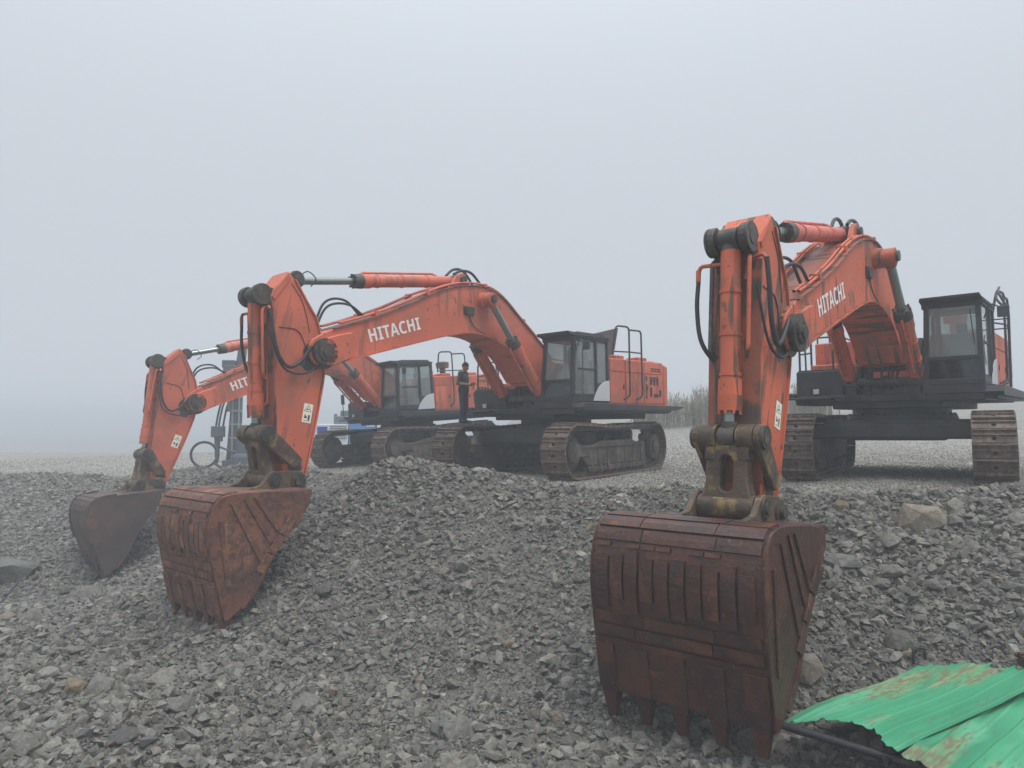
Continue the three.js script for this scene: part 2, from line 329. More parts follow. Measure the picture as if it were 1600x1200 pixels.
rock(1455, 922, 30, 7, 0, 'small blunt light grey rock right of the blocky rock on the slope');
rock(1516, 860, 30, 4, 0, 'rounded grey rock in the rubble under the right hand track');
rock(1590, 812, 22, 4, 4, 'whitish rounded rock at the right edge below the track');
rock(1314, 797, 24, 6, 5, 'upright yellowish rock on the slope between bucket and tan boulder', null, 1.5);
rock(1258, 1060, 50, 1, 6, 'tall brownish rock standing behind the nearest bucket beside green sheet', null, 1.5);
rock(716, 1148, 62, 4, 0, 'broken grey boulder with bright top facet at the bottom centre', null, .9);
rock(752, 1036, 34, 0, 0, 'squarish grey rock above the broken boulder at bottom centre');
rock(794, 1008, 22, 6, 5, 'small yellow ochre stone in the gravel left of the nearest bucket', null, .9);
rock(868, 1130, 28, 3, 6, 'pale pinkish stone left of the nearest bucket teeth');
rock(1172, 1172, 44, 6, 1, 'angular bluish grey rock between the nearest bucket teeth', null, 1.3);
rock(1060, 1165, 40, 4, 4, 'light rounded rock under the middle tooth of the nearest bucket', null, .8);
rock(476, 1106, 50, 5, 0, 'broad grey rock in the gravel left of the bottom centre', null, .8);
rock(280, 1112, 46, 3, 1, 'flat topped greenish grey rock at the lower left', null, .8);
rock(250, 1066, 62, 2, 0, 'wide cracked grey slab below the middle bucket', null, .7);
rock(160, 1085, 46, 7, 0, 'blocky brown grey rock in the cluster at the lower left');
rock(76, 1060, 34, 6, 4, 'whitish faceted rock in the cluster at the lower left', null, 1.1);
rock(118, 1080, 34, 1, 5, 'yellowish grey rock beside the whitish one at the lower left', null, 1.1);
rock(195, 1152, 46, 5, 7, 'dark wet looking rock near the bottom left edge', null, .8);
rock(36, 1184, 46, 6, 0, 'pointed grey rock in the bottom left corner', null, 1.2);
rock(12, 908, 80, 3, 7, 'large dark grey boulder at the left edge beside the rusty bar', null, .7);
rock(8, 990, 30, 2, 4, 'whitish flat rock at the left edge below the dark boulder', null, .6);
rock(752, 741, 34, 2, 4, 'pale slab rock on the mound crest before the middle excavator', null, .8);
rock(640, 733, 20, 4, 4, 'small white rock on top of the rubble mound');
rock(810, 825, 24, 0, 0, 'rounded rock half way down the slope below the middle excavator');
rock(508, 930, 34, 5, 7, 'dark rock right of the middle bucket on the slope');
rock(1320, 1150, 34, 1, 7, 'dark rock in the shade under the green sheet edge');
rock(1350, 1172, 42, 3, 0, 'grey rock below the beam of the green sheet');
rock(1412, 1185, 36, 5, 7, 'dark rock at the bottom edge under the torn green sheet');
const TONE = ['mid grey', 'cool grey', 'warm grey', 'dull grey', 'whitish', 'ochre', 'tan grey', 'dark slate'];
function rockLabel(px, py, w, mi) {
  const where = px < 250 ? (py < 860 ? 'on the far slope left of the farthest bucket' : py < 1010 ? 'at the left edge below the farthest bucket' : 'in the lower left foreground')
    : px < 500 ? (py < 1000 ? 'beside the middle bucket' : 'in the foreground below the middle bucket')
      : px < 940 ? (py < 800 ? 'on the rubble crest before the middle excavator' : py < 930 ? 'on the slope below the middle excavator' : py < 1070 ? 'between the middle and nearest buckets' : 'along the bottom centre of the foreground')
        : px < 1300 ? (py < 900 ? 'behind the nearest bucket' : 'under the nearest bucket teeth') : px < 1450 ? (py < 860 ? 'below the right excavator between its tracks' : 'right of the nearest bucket above the green sheets') : (py < 880 ? 'under the rightmost track' : 'at the right edge above the green sheets');
  return `${w > 26 ? 'large' : w > 17 ? 'medium' : 'small'} ${TONE[mi]} rock ${where}`;
}
{ // the rest of the larger loose rocks
  const spots = [];
  for (let n = 0, tries = 0; n < 262 && tries < 20000; tries++) {
    const px = rr(-30, 1630), py = rr(738, 1215);
    const w = Math.min(46, 11 * Math.pow(1 - rnd() * .985, -1 / 2.6) * (.75 + .5 * (py - 730) / 470));
    const dens = vnoise(px / 130, py / 80, 61) + (px > 1400 && py > 775 && py < 960 ? .25 : 0); if (dens < .36 + .2 * rnd()) continue;
    if (px > 930 && px < 1290 && py > 790 && py < 1190) continue; if (px > 1230 && py > 1040) continue;
    const p = groundAt(px, py); if (rough(p.x, p.z) < .55) continue;
    if (spots.some(s => Math.hypot(s[0] - px, s[1] - py) < (s[2] + w) * .55)) continue;
    spots.push([px, py, w]); n++;
    const rk = [0, 0, 1, 1, 2, 3, 3, 6, 7, 0, 4][Math.floor(rnd() * 11)];
    rock(px, py, w, Math.floor(rnd() * 8), rk, rockLabel(px, py, w, rk), 'loose grey rocks in the rubble', rr(.6, 1.1));
  }
}

// ---------------------------------------------------------------- excavators
const font = await new FontLoader().loadAsync('fonts/droid/droid_sans_bold.typeface.json');
const DIM = { F: [.595, 2.659], LB: 7.1, B: [2.699, 1.675], A: [3.267, 2.109], LA: 2.576, R: [-1.252, .816], C: [-.703, 1.448], QT: .465, qa: 6.418, E: [1.34, 2.057] };
const TR = { TL: 2.268, R: .708, G: 1.679, W: .342 };
const labelTex = (() => { // the white warning sticker on each arm
  const c = document.createElement('canvas'); c.width = 128; c.height = 256; const x = c.getContext('2d');
  x.fillStyle = '#f1ead6'; x.fillRect(0, 0, 128, 256); x.strokeStyle = '#3a3226'; x.lineWidth = 6; x.beginPath(); x.moveTo(64, 22); x.lineTo(112, 104); x.lineTo(16, 104); x.closePath(); x.stroke();
  x.fillStyle = '#2a2620'; x.beginPath(); x.arc(58, 78, 12, 0, 7); x.fill(); x.fillRect(70, 66, 20, 8);
  x.fillRect(78, 150, 26, 70); x.fillRect(24, 172, 40, 26); x.beginPath(); x.arc(36, 160, 10, 0, 7); x.fill(); x.fillRect(20, 226, 90, 6);
  const t = new THREE.CanvasTexture(c); t.colorSpace = THREE.SRGBColorSpace; return t;
})();
const labelMat = new THREE.MeshStandardMaterial({ map: labelTex, roughness: .5, side: THREE.DoubleSide });
const letterMat = new THREE.MeshStandardMaterial({ color: 0xece6e0, roughness: .5 });
const P2 = (p, q, t) => [mix(p[0], q[0], t), mix(p[1], q[1], t)];
const dist2 = (p, q) => Math.hypot(p[0] - q[0], p[1] - q[1]);
const v3 = (p, z) => V(p[0], p[1], z);

// one shoe: plate with two grousers and the mud hole
const SHOE = (() => {
  const s = new THREE.Shape([[-.13, -TR.W], [.13, -TR.W], [.13, TR.W], [-.13, TR.W]].map(p => new THREE.Vector2(...p)));
  s.holes.push(new THREE.Path(arc(.05, .0, .04, 0, 315, 7).map(p => new THREE.Vector2(...p))));
  const g = new THREE.ExtrudeGeometry(s, { depth: .032, bevelEnabled: false }).rotateX(-Math.PI / 2);
  const bar = (x, h, w) => hex([[x - w, .03, -TR.W + .01], [x + w, .03, -TR.W + .01], [x + w, .03, TR.W - .01], [x - w, .03, TR.W - .01], [x - w * .55, h, -TR.W + .02], [x + w * .55, h, -TR.W + .02], [x + w * .55, h, TR.W - .02], [x - w * .55, h, TR.W - .02]]);
  return [0, 1, 2].map(i => geo([g.clone(), bar(-.104, .083, .022), bar(-.012, .068, .02)], null, [i * .37, i * .61]));
})();

function buildTrack(ex, side) {
  const zc0 = side * TR.G, { TL, R } = TR, rs = R - .083, N = 50;
  const out = side; // outer face direction
  const tr = put('track', [ // roller frame with its sloped top
    prism([[-1.75, .34], [1.6, .34], [1.85, .5], [1.85, .8], [1.2, .86], [.9, .94], [-.9, .94], [-1.2, .86], [-1.75, .86]], zc0 - .2, zc0 + .2, .02),
    prism([[-1.7, .2], [1.6, .2], [1.7, .33], [-1.75, .33]], zc0 + .2, zc0 + .235, .008), prism([[-1.7, .2], [1.6, .2], [1.7, .33], [-1.75, .33]], zc0 - .235, zc0 - .2, .008),
    ...[-1.45, -.95, -.45, .05, .55, 1.05].map(x => prism([[x, .36], [x + .05, .36], [x + .05, .8], [x, .8]], zc0 + out * .2 - .02, zc0 + out * .2 + .03)),
    bx(-1.6, 1.5, .80, .83, zc0 - .24, zc0 + .24), zc(.25, .62, zc0 + out * .19, zc0 + out * .225, .06),
  ], MAT.frame, ex);
  const st = (r) => [...arc(TL, R, r, -90, 90, 14), ...arc(-TL, R, r, 90, 270, 14)];
  for (const dz of [-.11, .11]) put('track_chain', prism(st(rs + .002), zc0 + dz - .035, zc0 + dz + .035, 0, [st(rs - .13).reverse()]), MAT.grease, tr);
  put('idler_wheel', [zc(TL, R, zc0 - .07, zc0 + .07, .5, 28), zc(TL, R, zc0 - .13, zc0 + .13, .36, 24), zc(TL, R, zc0 + out * .13, zc0 + out * .2, .29, 24), zc(TL, R, zc0 + out * .2, zc0 + out * .215, .25, 24), bx(TL - .75, TL - .1, R - .14, R + .14, zc0 - .23, zc0 + .23, .03)], MAT.frame, tr);
  put('drive_sprocket', [zc(-TL, R, zc0 - .05, zc0 + .05, .47, 26), zc(-TL, R, zc0 - .16, zc0 + .26 * out, .34, 22), zc(-TL, R, zc0 + out * .25, zc0 + out * .3, .2, 18), ...Array.from({ length: 13 }, (_, i) => { const a = i / 13 * 6.283; return bx(-.07, .07, .44, .56, zc0 - .04, zc0 + .04).rotateZ(a).translate(-TL, R, 0); })], MAT.frame, tr);
  for (let i = 0; i < 8; i++) { const x = -1.5 + i * .42; put('track_roller', [zc(x, .235, zc0 - .2, zc0 + .2, .105, 14), zc(x, .235, zc0 + out * .2, zc0 + out * .26, .06, 10), bx(x - .05, x + .05, .23, .36, zc0 - .25, zc0 + .25)], MAT.frame, tr); }
  for (const x of [-.95, .55]) put('carrier_roller', [zc(x, 1.06, zc0 - .15, zc0 + .2, .09, 14), prism([[x - .2, .9], [x + .2, .9], [x + .07, 1.12], [x - .07, 1.12]], zc0 - .06, zc0 + .02)], MAT.frame, tr);
  const len = 4 * TL + 2 * Math.PI * rs, q = new THREE.Matrix4();
  for (let i = 0; i < N; i++) {
    let s = (i + .3) / N * len, p, n, t; const ar = Math.PI * rs;
    if (s < 2 * TL) { const x = -TL + s; p = [x, R + rs - .05 * Math.sin(Math.PI * s / (2 * TL)) * (1 + .4 * Math.cos(s * 2.2))]; n = [0, 1]; t = [1, 0]; }
    else if ((s -= 2 * TL) < ar) { const a = Math.PI / 2 - s / rs; n = [Math.cos(a), Math.sin(a)]; p = [TL + n[0] * rs, R + n[1] * rs]; t = [n[1], -n[0]]; }
    else if ((s -= ar) < 2 * TL) { p = [TL - s, R - rs]; n = [0, -1]; t = [-1, 0]; }
    else { s -= 2 * TL; const a = -Math.PI / 2 - s / rs; n = [Math.cos(a), Math.sin(a)]; p = [-TL + n[0] * rs, R + n[1] * rs]; t = [n[1], -n[0]]; }
    const o = new THREE.Mesh(SHOE[i % 3], MAT.track); o.name = 'track_shoe'; o.castShadow = o.receiveShadow = true;
    q.makeBasis(V(t[0], t[1], 0), V(n[0], n[1], 0), V(0, 0, t[0] * n[1] - t[1] * n[0])); o.quaternion.setFromRotationMatrix(q); o.position.set(p[0], p[1], zc0); tr.add(o);
  }
  return tr;
}

const BOOM = [...arc(7.1, .02, .33, -75, 45, 6), [6.97, .46], [6.08, .79], [5.18, 1.17], [4.25, 1.63], [3.7, 1.85], [3.23, 1.97], [2.75, 2.02], [2.35, 1.98], [2.0, 1.86], [1.35, 1.42], [.5, .84], ...arc(0, 0, .34, 120, 270, 7), [.5, -.33], [.92, -.2], [1.29, .2], [1.6, .46], [1.95, .64], [2.3, .76], [2.6, .83], [2.95, .85], [3.29, .82], [3.6, .75], [3.96, .66], [4.98, .36], [6.1, .02], [6.8, -.19]];
const BOOMTOP = smooth([[6.9, .49], [6.08, .79], [5.18, 1.17], [4.25, 1.63], [3.7, 1.85], [3.23, 1.97], [2.75, 2.02], [2.35, 1.98], [2.0, 1.86], [1.35, 1.42], [.5, .84], [.1, .5]], 40);
const BOOMBOT = smooth([[.92, -.2], [1.29, .2], [1.6, .46], [1.95, .64], [2.3, .76], [2.6, .83], [2.95, .85], [3.29, .82], [3.6, .75], [3.96, .66], [4.98, .36], [6.1, .02], [6.8, -.19]], 40);
const ARM = [...arc(2.576, -.02, .19, -60, 60, 5), [2.3, .3], [1.99, .5], [1.34, .7], [.62, .91], [0, 1.08], [-.5, 1.2], [-.72, 1.3], [-.86, 1.27], [-1.31, 1.06], [-1.22, .92], [-.78, .46], [-.62, .28], [-.38, .14], [0, -.02], [.3, -.13], [1.2, -.19], [2.2, -.2]];
const ARMBACK = smooth([[-1.2, .9], [-.78, .46], [-.62, .28], [-.38, .14], [0, -.02], [.3, -.13], [1.2, -.19], [2.45, -.2]], 24);
const ARMFRONT = smooth([[2.3, .3], [1.99, .5], [1.34, .7], [.62, .91], [0, 1.08], [-.5, 1.2]], 16);
const BKT = smooth([[.1, -.16], [.6, -.1], [1.2, -.08], [1.62, -.09], [1.8, -.16], [1.93, -.39], [1.965, -.8], [1.9, -1.2], [1.79, -1.7], [1.69, -2.14]], 48); // back of the bucket, pin end to lip
const BSIDE = [...BKT, [1.62, -2.15], [1.4, -1.99], [1.15, -1.74], [.88, -1.24], [.58, -.86], [.28, -.6], [.1, -.36]];

function bucket(ex, MK, W, style, mat) {
  const t = .05;
  const b = put('bucket', [ribbon(BKT, -t, 0, -W, W), // wrapper
    prism(BSIDE, -W - .03, -W + .03, .006), prism(BSIDE, W - .03, W + .03, .006), // side plates
    bx(.04, .5, -.2, -.1, -W, W, .02), // torque tube
    ribbon([[1.4, -1.99], [1.15, -1.74], [.88, -1.24], [.58, -.86], [.28, -.6]], -.03, .03, -W - .06, -W + .05), ribbon([[1.4, -1.99], [1.15, -1.74], [.88, -1.24], [.58, -.86], [.28, -.6]], -.03, .03, W - .05, W + .06)], mat, ex, MK);
  // ears that take the two pins
  const qx = DIM.QT * Math.cos(DIM.qa * D2R), qy = DIM.QT * Math.sin(DIM.qa * D2R);
  for (const z of [-.47, .39]) put('hinge_ear', prism([...arc(0, 0, .2, 200, 100, 6), ...arc(qx, qy, .17, 100, 25, 6), [.75, -.02], [1.0, -.07], [1.35, -.085], [1.35, -.1], [.1, -.2], [-.12, -.26]], z, z + .08, .01), MAT.link, b, MK);
  put('bucket_pin', [zc(0, 0, -.56, .56, .085), zc(0, 0, -.5, -.47, .15), zc(0, 0, .47, .5, .15), zc(qx, qy, -.53, .53, .08), zc(qx, qy, -.5, -.47, .13), zc(qx, qy, .47, .5, .13)], MAT.grease, b, MK);
  // teeth: adapter on the lip, worn point
  for (let i = 0; i < 5; i++) {
    const z = (i - 2) * (W - .13) / 2, w = .105, wt = .055, j = rr(-.02, .03);
    put('tooth', [hex([[1.7, -2.02, z - w], [1.63, -2.0, z - w], [1.63, -2.0, z + w], [1.7, -2.02, z + w], [1.81, -1.78, z - w * .8], [1.72, -1.72, z - w * .8], [1.72, -1.72, z + w * .8], [1.81, -1.78, z + w * .8]].map(p => p)),
      hex([[1.71, -2.2, z - w * .9], [1.57, -2.18, z - w * .9], [1.57, -2.18, z + w * .9], [1.71, -2.2, z + w * .9], [1.76, -1.98, z - w], [1.54, -1.95, z - w], [1.54, -1.95, z + w], [1.76, -1.98, z + w]]),
      hex([[1.645, -2.45 + j, z - wt], [1.6, -2.45 + j, z - wt], [1.6, -2.45 + j, z + wt], [1.645, -2.45 + j, z + wt], [1.73, -2.17, z - w * .82], [1.555, -2.15, z - w * .82], [1.555, -2.15, z + w * .82], [1.73, -2.17, z + w * .82]])], mat, b, MK);
  }
  const wear = (f0, f1, z0, z1, h = .03) => put('wear_plate', ribbon(sub(BKT, f0, f1), .001, h, z0, z1), mat, b, MK);
  if (style !== 'plain') {
    // bands round the heel, in three lengths
    for (const [f0, f1] of [[.36, .425], [.432, .475], [.482, .52]]) { const c1 = rr(-.52, -.4), c2 = rr(.38, .5); wear(f0, f1, -W + .03, c1 - .006, rr(.026, .034)); wear(f0, f1, c1 + .006, c2 - .006, rr(.026, .034)); wear(f0, f1, c2 + .006, W - .03, rr(.026, .034)); }
    // upright bars
    const nb = 10, dz = (2 * W - .12) / nb;
    for (let i = 0; i < nb; i++) { const z = -W + .06 + i * dz; wear(.545 + rr(0, .04), rr(.69, .73), z + .018, z + dz - .018, rr(.03, .045)); if (rnd() < .6) wear(.527, .54, z + .01, z + dz - .01, .025); }
    // two cross bands, then the lip shroud
    for (const [f0, f1] of [[.742, .775], [.782, .815]]) { const c1 = rr(-.55, -.35), c2 = rr(.3, .5); wear(f0, f1, -W + .03, c1, .03); wear(f0, f1, c1 + .012, c2, .033); wear(f0, f1, c2 + .012, W - .03, .028); }
    wear(.825, .985, -W + .02, W - .02, .022);
    for (let i = 0; i < 5; i++) { const z = (i - 2) * (W - .13) / 2; wear(.845, .99, z - .12, z + .12, .05); }
    for (let i = 0; i < 4; i++) { const z = (i - 1.5) * (W - .13) / 2; wear(.9, .99, z - .13, z + .13, .036); }
    // strips on both side plates
    for (const s of [-1, 1]) {
      const zz = s > 0 ? [W + .03, W + .055] : [-W - .055, -W - .03];
      for (const q of [[[1.5, -.3], [1.6, -.25], [1.08, -1.28], [.98, -1.22]], [[1.3, -.22], [1.38, -.17], [.9, -.98], [.8, -.95]], [[1.72, -.5], [1.8, -.5], [1.68, -1.6], [1.58, -1.6]], [[1.1, -.2], [1.2, -.16], [.75, -.8], [.66, -.76]]]) put('wear_strip', prism(q, zz[0], zz[1], .005), mat, b, MK);
      for (let i = 0; i < 3; i++) { const f = i / 3, p = P2([.4, -.62], [1.05, -1.5], f); put('side_cutter', prism([[p[0], p[1]], [p[0] + .2, p[1] - .27], [p[0] + .32, p[1] - .2], [p[0] + .12, p[1] + .07]], s > 0 ? W + .031 : -W - .066, s > 0 ? W + .066 : -W - .031, .006), mat, b, MK); }
    }
  } else {
    for (const [f0, f1] of [[.39, .42], [.43, .46], [.47, .5], [.51, .54]]) wear(f0, f1, -W + .04, W - .04, .02);
    for (let i = 0; i < 4; i++) { const z = (i - 1.5) * (W - .13) / 2; wear(.86, .99, z - .15, z + .15, .04); }
    for (const s of [-W - .035, W - .015]) put('edge_strip', ribbon(sub(BKT, .3, .75), -.02, .045, s, s + .05), mat, b, MK);
  }
  return b;
}

function cylinder(ex, name, p, q, z, r, tubeLen, mat, M, o = {}) { // p base pin, q rod pin
  const L = dist2(p, q), f = tubeLen / L, g = P2(p, q, f), P = v3(p, z), G = v3(g, z), Q = v3(q, z), gl = P2(p, q, f - .2 / L), gl2 = P2(p, q, f - .42 / L), G2 = P2(p, q, .16 / L);
  const body = put(name, [cyl(v3(G2, z), v3(gl, z), r, r, 22), cyl(v3(gl2, z), v3(gl, z), r * 1.14, r * 1.14, 22), 
    ...[.3, .55, .78].map(t => { const a = P2(p, q, f * t), b = P2(p, q, f * t + .05 / L); return cyl(v3(a, z), v3(b, z), r * 1.09, r * 1.09, 22); })], mat, ex, M);
  put('base_eye', [zc(p[0], p[1], z - r * .95, z + r * .95, r * 1.18, 20), cyl(P, v3(G2, z), r * .95, r * 1.03, 16)], o.eye ?? MAT.grease, body, M);
  put('gland', [cyl(v3(gl, z), G, r * 1.2, r * 1.12, 20), ...Array.from({ length: 8 }, (_, i) => { const d = G.clone().sub(P).normalize(), n = V(-d.y, d.x, 0).applyAxisAngle(d, i / 8 * 6.283).multiplyScalar(r * 1.02); return cyl(G.clone().add(n), G.clone().add(n).addScaledVector(d, .04), .022, .022, 6); })], o.gland ?? mat, body, M);
  put('rod', cyl(v3(P2(p, q, f - .02), z), v3(P2(q, p, .12 / L), z), r * .56, r * .56, 18), MAT.chrome, body, M);
  put('rod_eye', [zc(q[0], q[1], z - r * .8, z + r * .8, r * 1.12, 20), cyl(v3(P2(q, p, .2 / L), z), Q, r * .72, r * .8, 14)], o.rodEye ?? MAT.grease, body, M);
  const d = V(q[0] - p[0], q[1] - p[1], 0).normalize(), n = V(-d.y, d.x, 0), off = o.pipe ?? 1;
  const at = (t, k, dz = 0) => { const a = P2(p, q, t); return [a[0] + n.x * k, a[1] + n.y * k, z + dz]; };
  put('oil_pipe', rail([at(.2 * f, r * 1.0 * off), at(.2 * f, r * 1.45 * off, o.pz ?? 0), at(f * .9, r * 1.45 * off, o.pz ?? 0), at(f * .93, r * .9 * off)], .028), mat, body, M);
  return body;
}

function excavator(m, o) {
  const S = MACH[m], ex = thing('excavator', o.label, 'excavator', V(S.x, EYE + S.g, S.z), 'hydraulic excavators parked in a row');
  seed = o.seed;
  const yaw = -(Math.PI / 2 + S.t * D2R);
  ex.quaternion.setFromAxisAngle(V(0, 1, 0), yaw).multiply(new THREE.Quaternion().setFromEuler(new THREE.Euler(S.r * D2R, 0, S.p * D2R)));
  const MU = new THREE.Matrix4().makeRotationY(-(S.u - S.t) * D2R);
  const b = S.b * D2R, a = S.a * D2R, F = DIM.F, e = [Math.cos(b), Math.sin(b)], tip = [F[0] + DIM.LB * e[0], F[1] + DIM.LB * e[1]];
  const fromBoom = p => [F[0] + e[0] * p[0] - e[1] * p[1], F[1] + e[1] * p[0] + e[0] * p[1]], u = [Math.cos(a), Math.sin(a)], fromArm = p => [tip[0] + u[0] * p[0] - u[1] * p[1], tip[1] + u[1] * p[0] + u[0] * p[1]];
  const MB = MU.clone().multiply(M4(F[0], F[1], 0, b)), MA = MU.clone().multiply(M4(tip[0], tip[1], 0, a));
  const T_ = fromArm([DIM.LA, 0]), MK = MU.clone().multiply(M4(T_[0], T_[1], 0, S.k * D2R)), K = fromArm([S.l1, S.l2]);
  const Qa = (DIM.qa + S.k) * D2R, Q = [T_[0] + DIM.QT * Math.cos(Qa), T_[1] + DIM.QT * Math.sin(Qa)];
  const B = fromBoom(DIM.B), A = fromBoom(DIM.A), R = fromArm(DIM.R), C = fromArm(DIM.C), E = DIM.E;
  const { body: OB, stick: OS } = o.mats;

  // ---- undercarriage
  buildTrack(ex, -1); buildTrack(ex, 1);
  put('chassis', [bx(-1.35, 1.35, .92, 1.26, -1.4, 1.4, .05), prism([[-1.0, .82], [1.0, .82], [1.25, .95], [-1.25, .95]], -.9, .9, .03), bx(.75, 1.4, .86, 1.2, -1.68, 1.68, .06), bx(-1.4, -.75, .86, 1.2, -1.68, 1.68, .06)], MAT.deck, ex);
  put('swing_bearing', [cyl(V(0, 1.22, 0), V(0, 1.36, 0), 1.12, 1.08, 40), cyl(V(0, 1.36, 0), V(0, 1.5, 0), .98, .98, 40), ...Array.from({ length: 26 }, (_, i) => { const t = i / 26 * 6.283; return cyl(V(Math.cos(t) * 1.04, 1.36, Math.sin(t) * 1.04), V(Math.cos(t) * 1.04, 1.4, Math.sin(t) * 1.04), .03, .03, 6); })], MAT.black, ex);

  // ---- upper deck
  const deck = put('upper_deck', [bx(-2.95, 1.35, 1.5, 1.66, -1.05, 1.05, .03), bx(-3.0, 1.5, 1.64, 1.8, -1.8, 1.8, .03), bx(.1, 1.57, 1.76, 1.93, -1.83, -.76, .02), bx(.2, 1.45, 1.6, 1.75, .75, 1.8, .02),
    prism([[.2, 1.7], [1.2, 1.7], [.95, 2.5], [.62, 3.0], [.3, 2.9], [.1, 2.2]], -.62, -.52, .01), prism([[.2, 1.7], [1.2, 1.7], [.95, 2.5], [.62, 3.0], [.3, 2.9], [.1, 2.2]], .52, .62, .01),
    bx(1.15, 1.5, 1.66, 1.95, -.72, -.5, .02), bx(1.15, 1.5, 1.66, 1.95, .5, .72, .02)], MAT.deck, ex, MU);
  put('walkway', [prism([[1.5, 1.7], [1.58, 1.78], [1.5, 1.9], [-3.3, 1.84], [-3.35, 1.8], [-2.9, 1.72]], -2.12, -1.8, .012), bx(-2.8, 1.4, 1.66, 1.72, -2.0, -1.75)], MAT.black, deck, MU);
  put('walkway', [bx(-2.9, 1.5, 1.78, 1.84, 1.8, 2.08, .01)], MAT.black, deck, MU);
  put('pin_cover', [zc(F[0], F[1], -.72, .72, .12, 20), zc(E[0], E[1], -.78, .78, .09)], MAT.grease, deck, MU);
  put('valve_block', [bx(.55, 1.05, 1.8, 2.12, -.34, .3, .03), bx(.75, 1.2, 1.8, 1.98, -.5, .46, .03), zc(1.05, 2.08, -.3, -.1, .08), zc(1.08, 2.02, .05, .35, .1), bx(1.1, 1.22, 1.85, 2.2, -.08, .08, .02)], MAT.grease, deck, MU);
  for (let i = 0; i < 9; i++) { const z = -.48 + i * .12, s = rr(-.1, .1); put('hose', tube([[1.05, 1.9, z], [1.35 + s * .5, 2.0 + s, z + s], [1.3, 2.25 + rr(0, .2), z + s], [.9, 2.5 + s, z * .8], [.75, 2.75, z * .6]], .027), i % 3 == 1 ? MAT.grease : MAT.hose, deck, MU); }
  put('pipe_rail', rail([[1.3, 2.05, .62], [1.38, 2.42, .6], [1.4, 2.42, -.6], [1.3, 2.05, -.66]], .025), OS, deck, MU);

  // ---- house: engine housing, doors, vents
  const house = put('engine_housing', [bx(-2.78, -.06, 1.8, 3.12, -1.77, -.62, .04), bx(-2.78, .15, 1.8, 3.1, .7, 1.77, .04), bx(-2.78, -.2, 1.8, 2.98, -.62, .7, .02), bx(-.9, -.5, 3.1, 3.22, -1.7, -1.2, .03), bx(-2.3, -.9, 3.1, 3.2, .75, 1.7, .03), bx(.1, .6, 1.8, 2.55, .72, 1.74, .03)], OB, ex, MU);
  put('counterweight', [prism([[-2.8, 1.66], [-3.15, 1.7], [-3.3, 1.95], [-3.3, 2.95], [-3.2, 3.08], [-2.8, 3.1]], -1.62, 1.62, .04), prism([[-2.8, 1.7], [-3.02, 1.74], [-3.06, 3.02], [-2.8, 3.06]], -1.77, 1.77, .04)], OB, ex, MU);
  for (const s of [-1, 1]) for (const [x0, x1] of [[-.1, -.78], [-.82, -1.72], [-1.76, -2.74]]) for (const [y0, y1] of s < 0 ? [[1.92, 2.74], [2.77, 3.08]] : [[1.92, 3.06]])
    put('service_door', [bx(x1, x0, y0, y1, s * 1.77 - (s < 0 ? .018 : 0), s * 1.77 + (s > 0 ? .018 : 0), .006)], OB, house, MU);
  for (const s of [-1, 1]) {
    const z0 = s * 1.788, dz = s * .004, zA = Math.min(z0, z0 + dz), zB = Math.max(z0, z0 + dz);
    for (const [x, y, w, h] of [[-2.1, 2.45, .1, .2], [-2.27, 2.45, .1, .2], [-2.44, 2.45, .1, .2], [-2.1, 2.12, .1, .26], [-2.36, 2.1, .24, .1], [-2.58, 2.12, .1, .2], [-1.86, 2.05, .06, .42], [-1.86, 2.55, .06, .14], [-2.28, 2.64, .4, .035], [-2.28, 2.56, .4, .03], [-2.35, 2.9, .5, .03], [-2.35, 2.84, .5, .03]]) put('vent', bx(x - w / 2, x + w / 2, y, y + h, zA, zB), MAT.vent, house, MU);
    for (const x of [-.72, -1.66, -1.9]) put('door_latch', [bx(x - .03, x + .03, 2.3, 2.42, s * 1.79 - .012, s * 1.79 + .012, .004)], MAT.rail, house, MU);
  }
  put('exhaust_pipe', [cyl(V(-1.9, 3.05, .95), V(-1.9, 3.5, .95), .1, .1, 16)], OB, house, MU);
  put('pre_cleaner', [cyl(V(-1.1, 3.1, -.95), V(-1.1, 3.46, -.95), .11, .11, 16), cyl(V(-1.1, 3.46, -.95), V(-1.1, 3.66, -.95), .23, .25, 20), cyl(V(-1.1, 3.66, -.95), V(-1.1, 3.7, -.95), .25, .16, 20)], o.cap, house, MU);
  put('roof_box', [bx(-2.2, -1.75, 3.12, 3.24, -1.6, -1.2, .02), bx(-2.6, -2.35, 3.1, 3.16, -1.6, .9, .02)], OB, house, MU);
  if (o.hood) put('raised_hood', [hex([[-.62, 3.12, -1.5], [-.66, 3.12, -1.5], [-.66, 3.12, .2], [-.62, 3.12, .2], [-1.0, 4.02, -1.42], [-1.05, 4.02, -1.42], [-1.05, 3.86, .2], [-1.0, 3.86, .2]])], MAT.rustGrey, house, MU);
  // rails beside the left ladder
  put('grab_rail', [rail([[-.3, 3.25, -1.72], [-.3, 3.98, -1.86], [-.83, 3.98, -1.92], [-.83, 2.1, -1.92], [-.7, 2.02, -1.8]], .026), rail([[-.84, 3.9, -1.92], [-1.42, 3.92, -1.92], [-1.44, 2.1, -1.92], [-1.3, 2.02, -1.8]], .026), rail([[-.3, 3.3, -1.75], [-.83, 3.3, -1.92], [-1.43, 3.3, -1.92]], .02)], MAT.rail, house, MU);
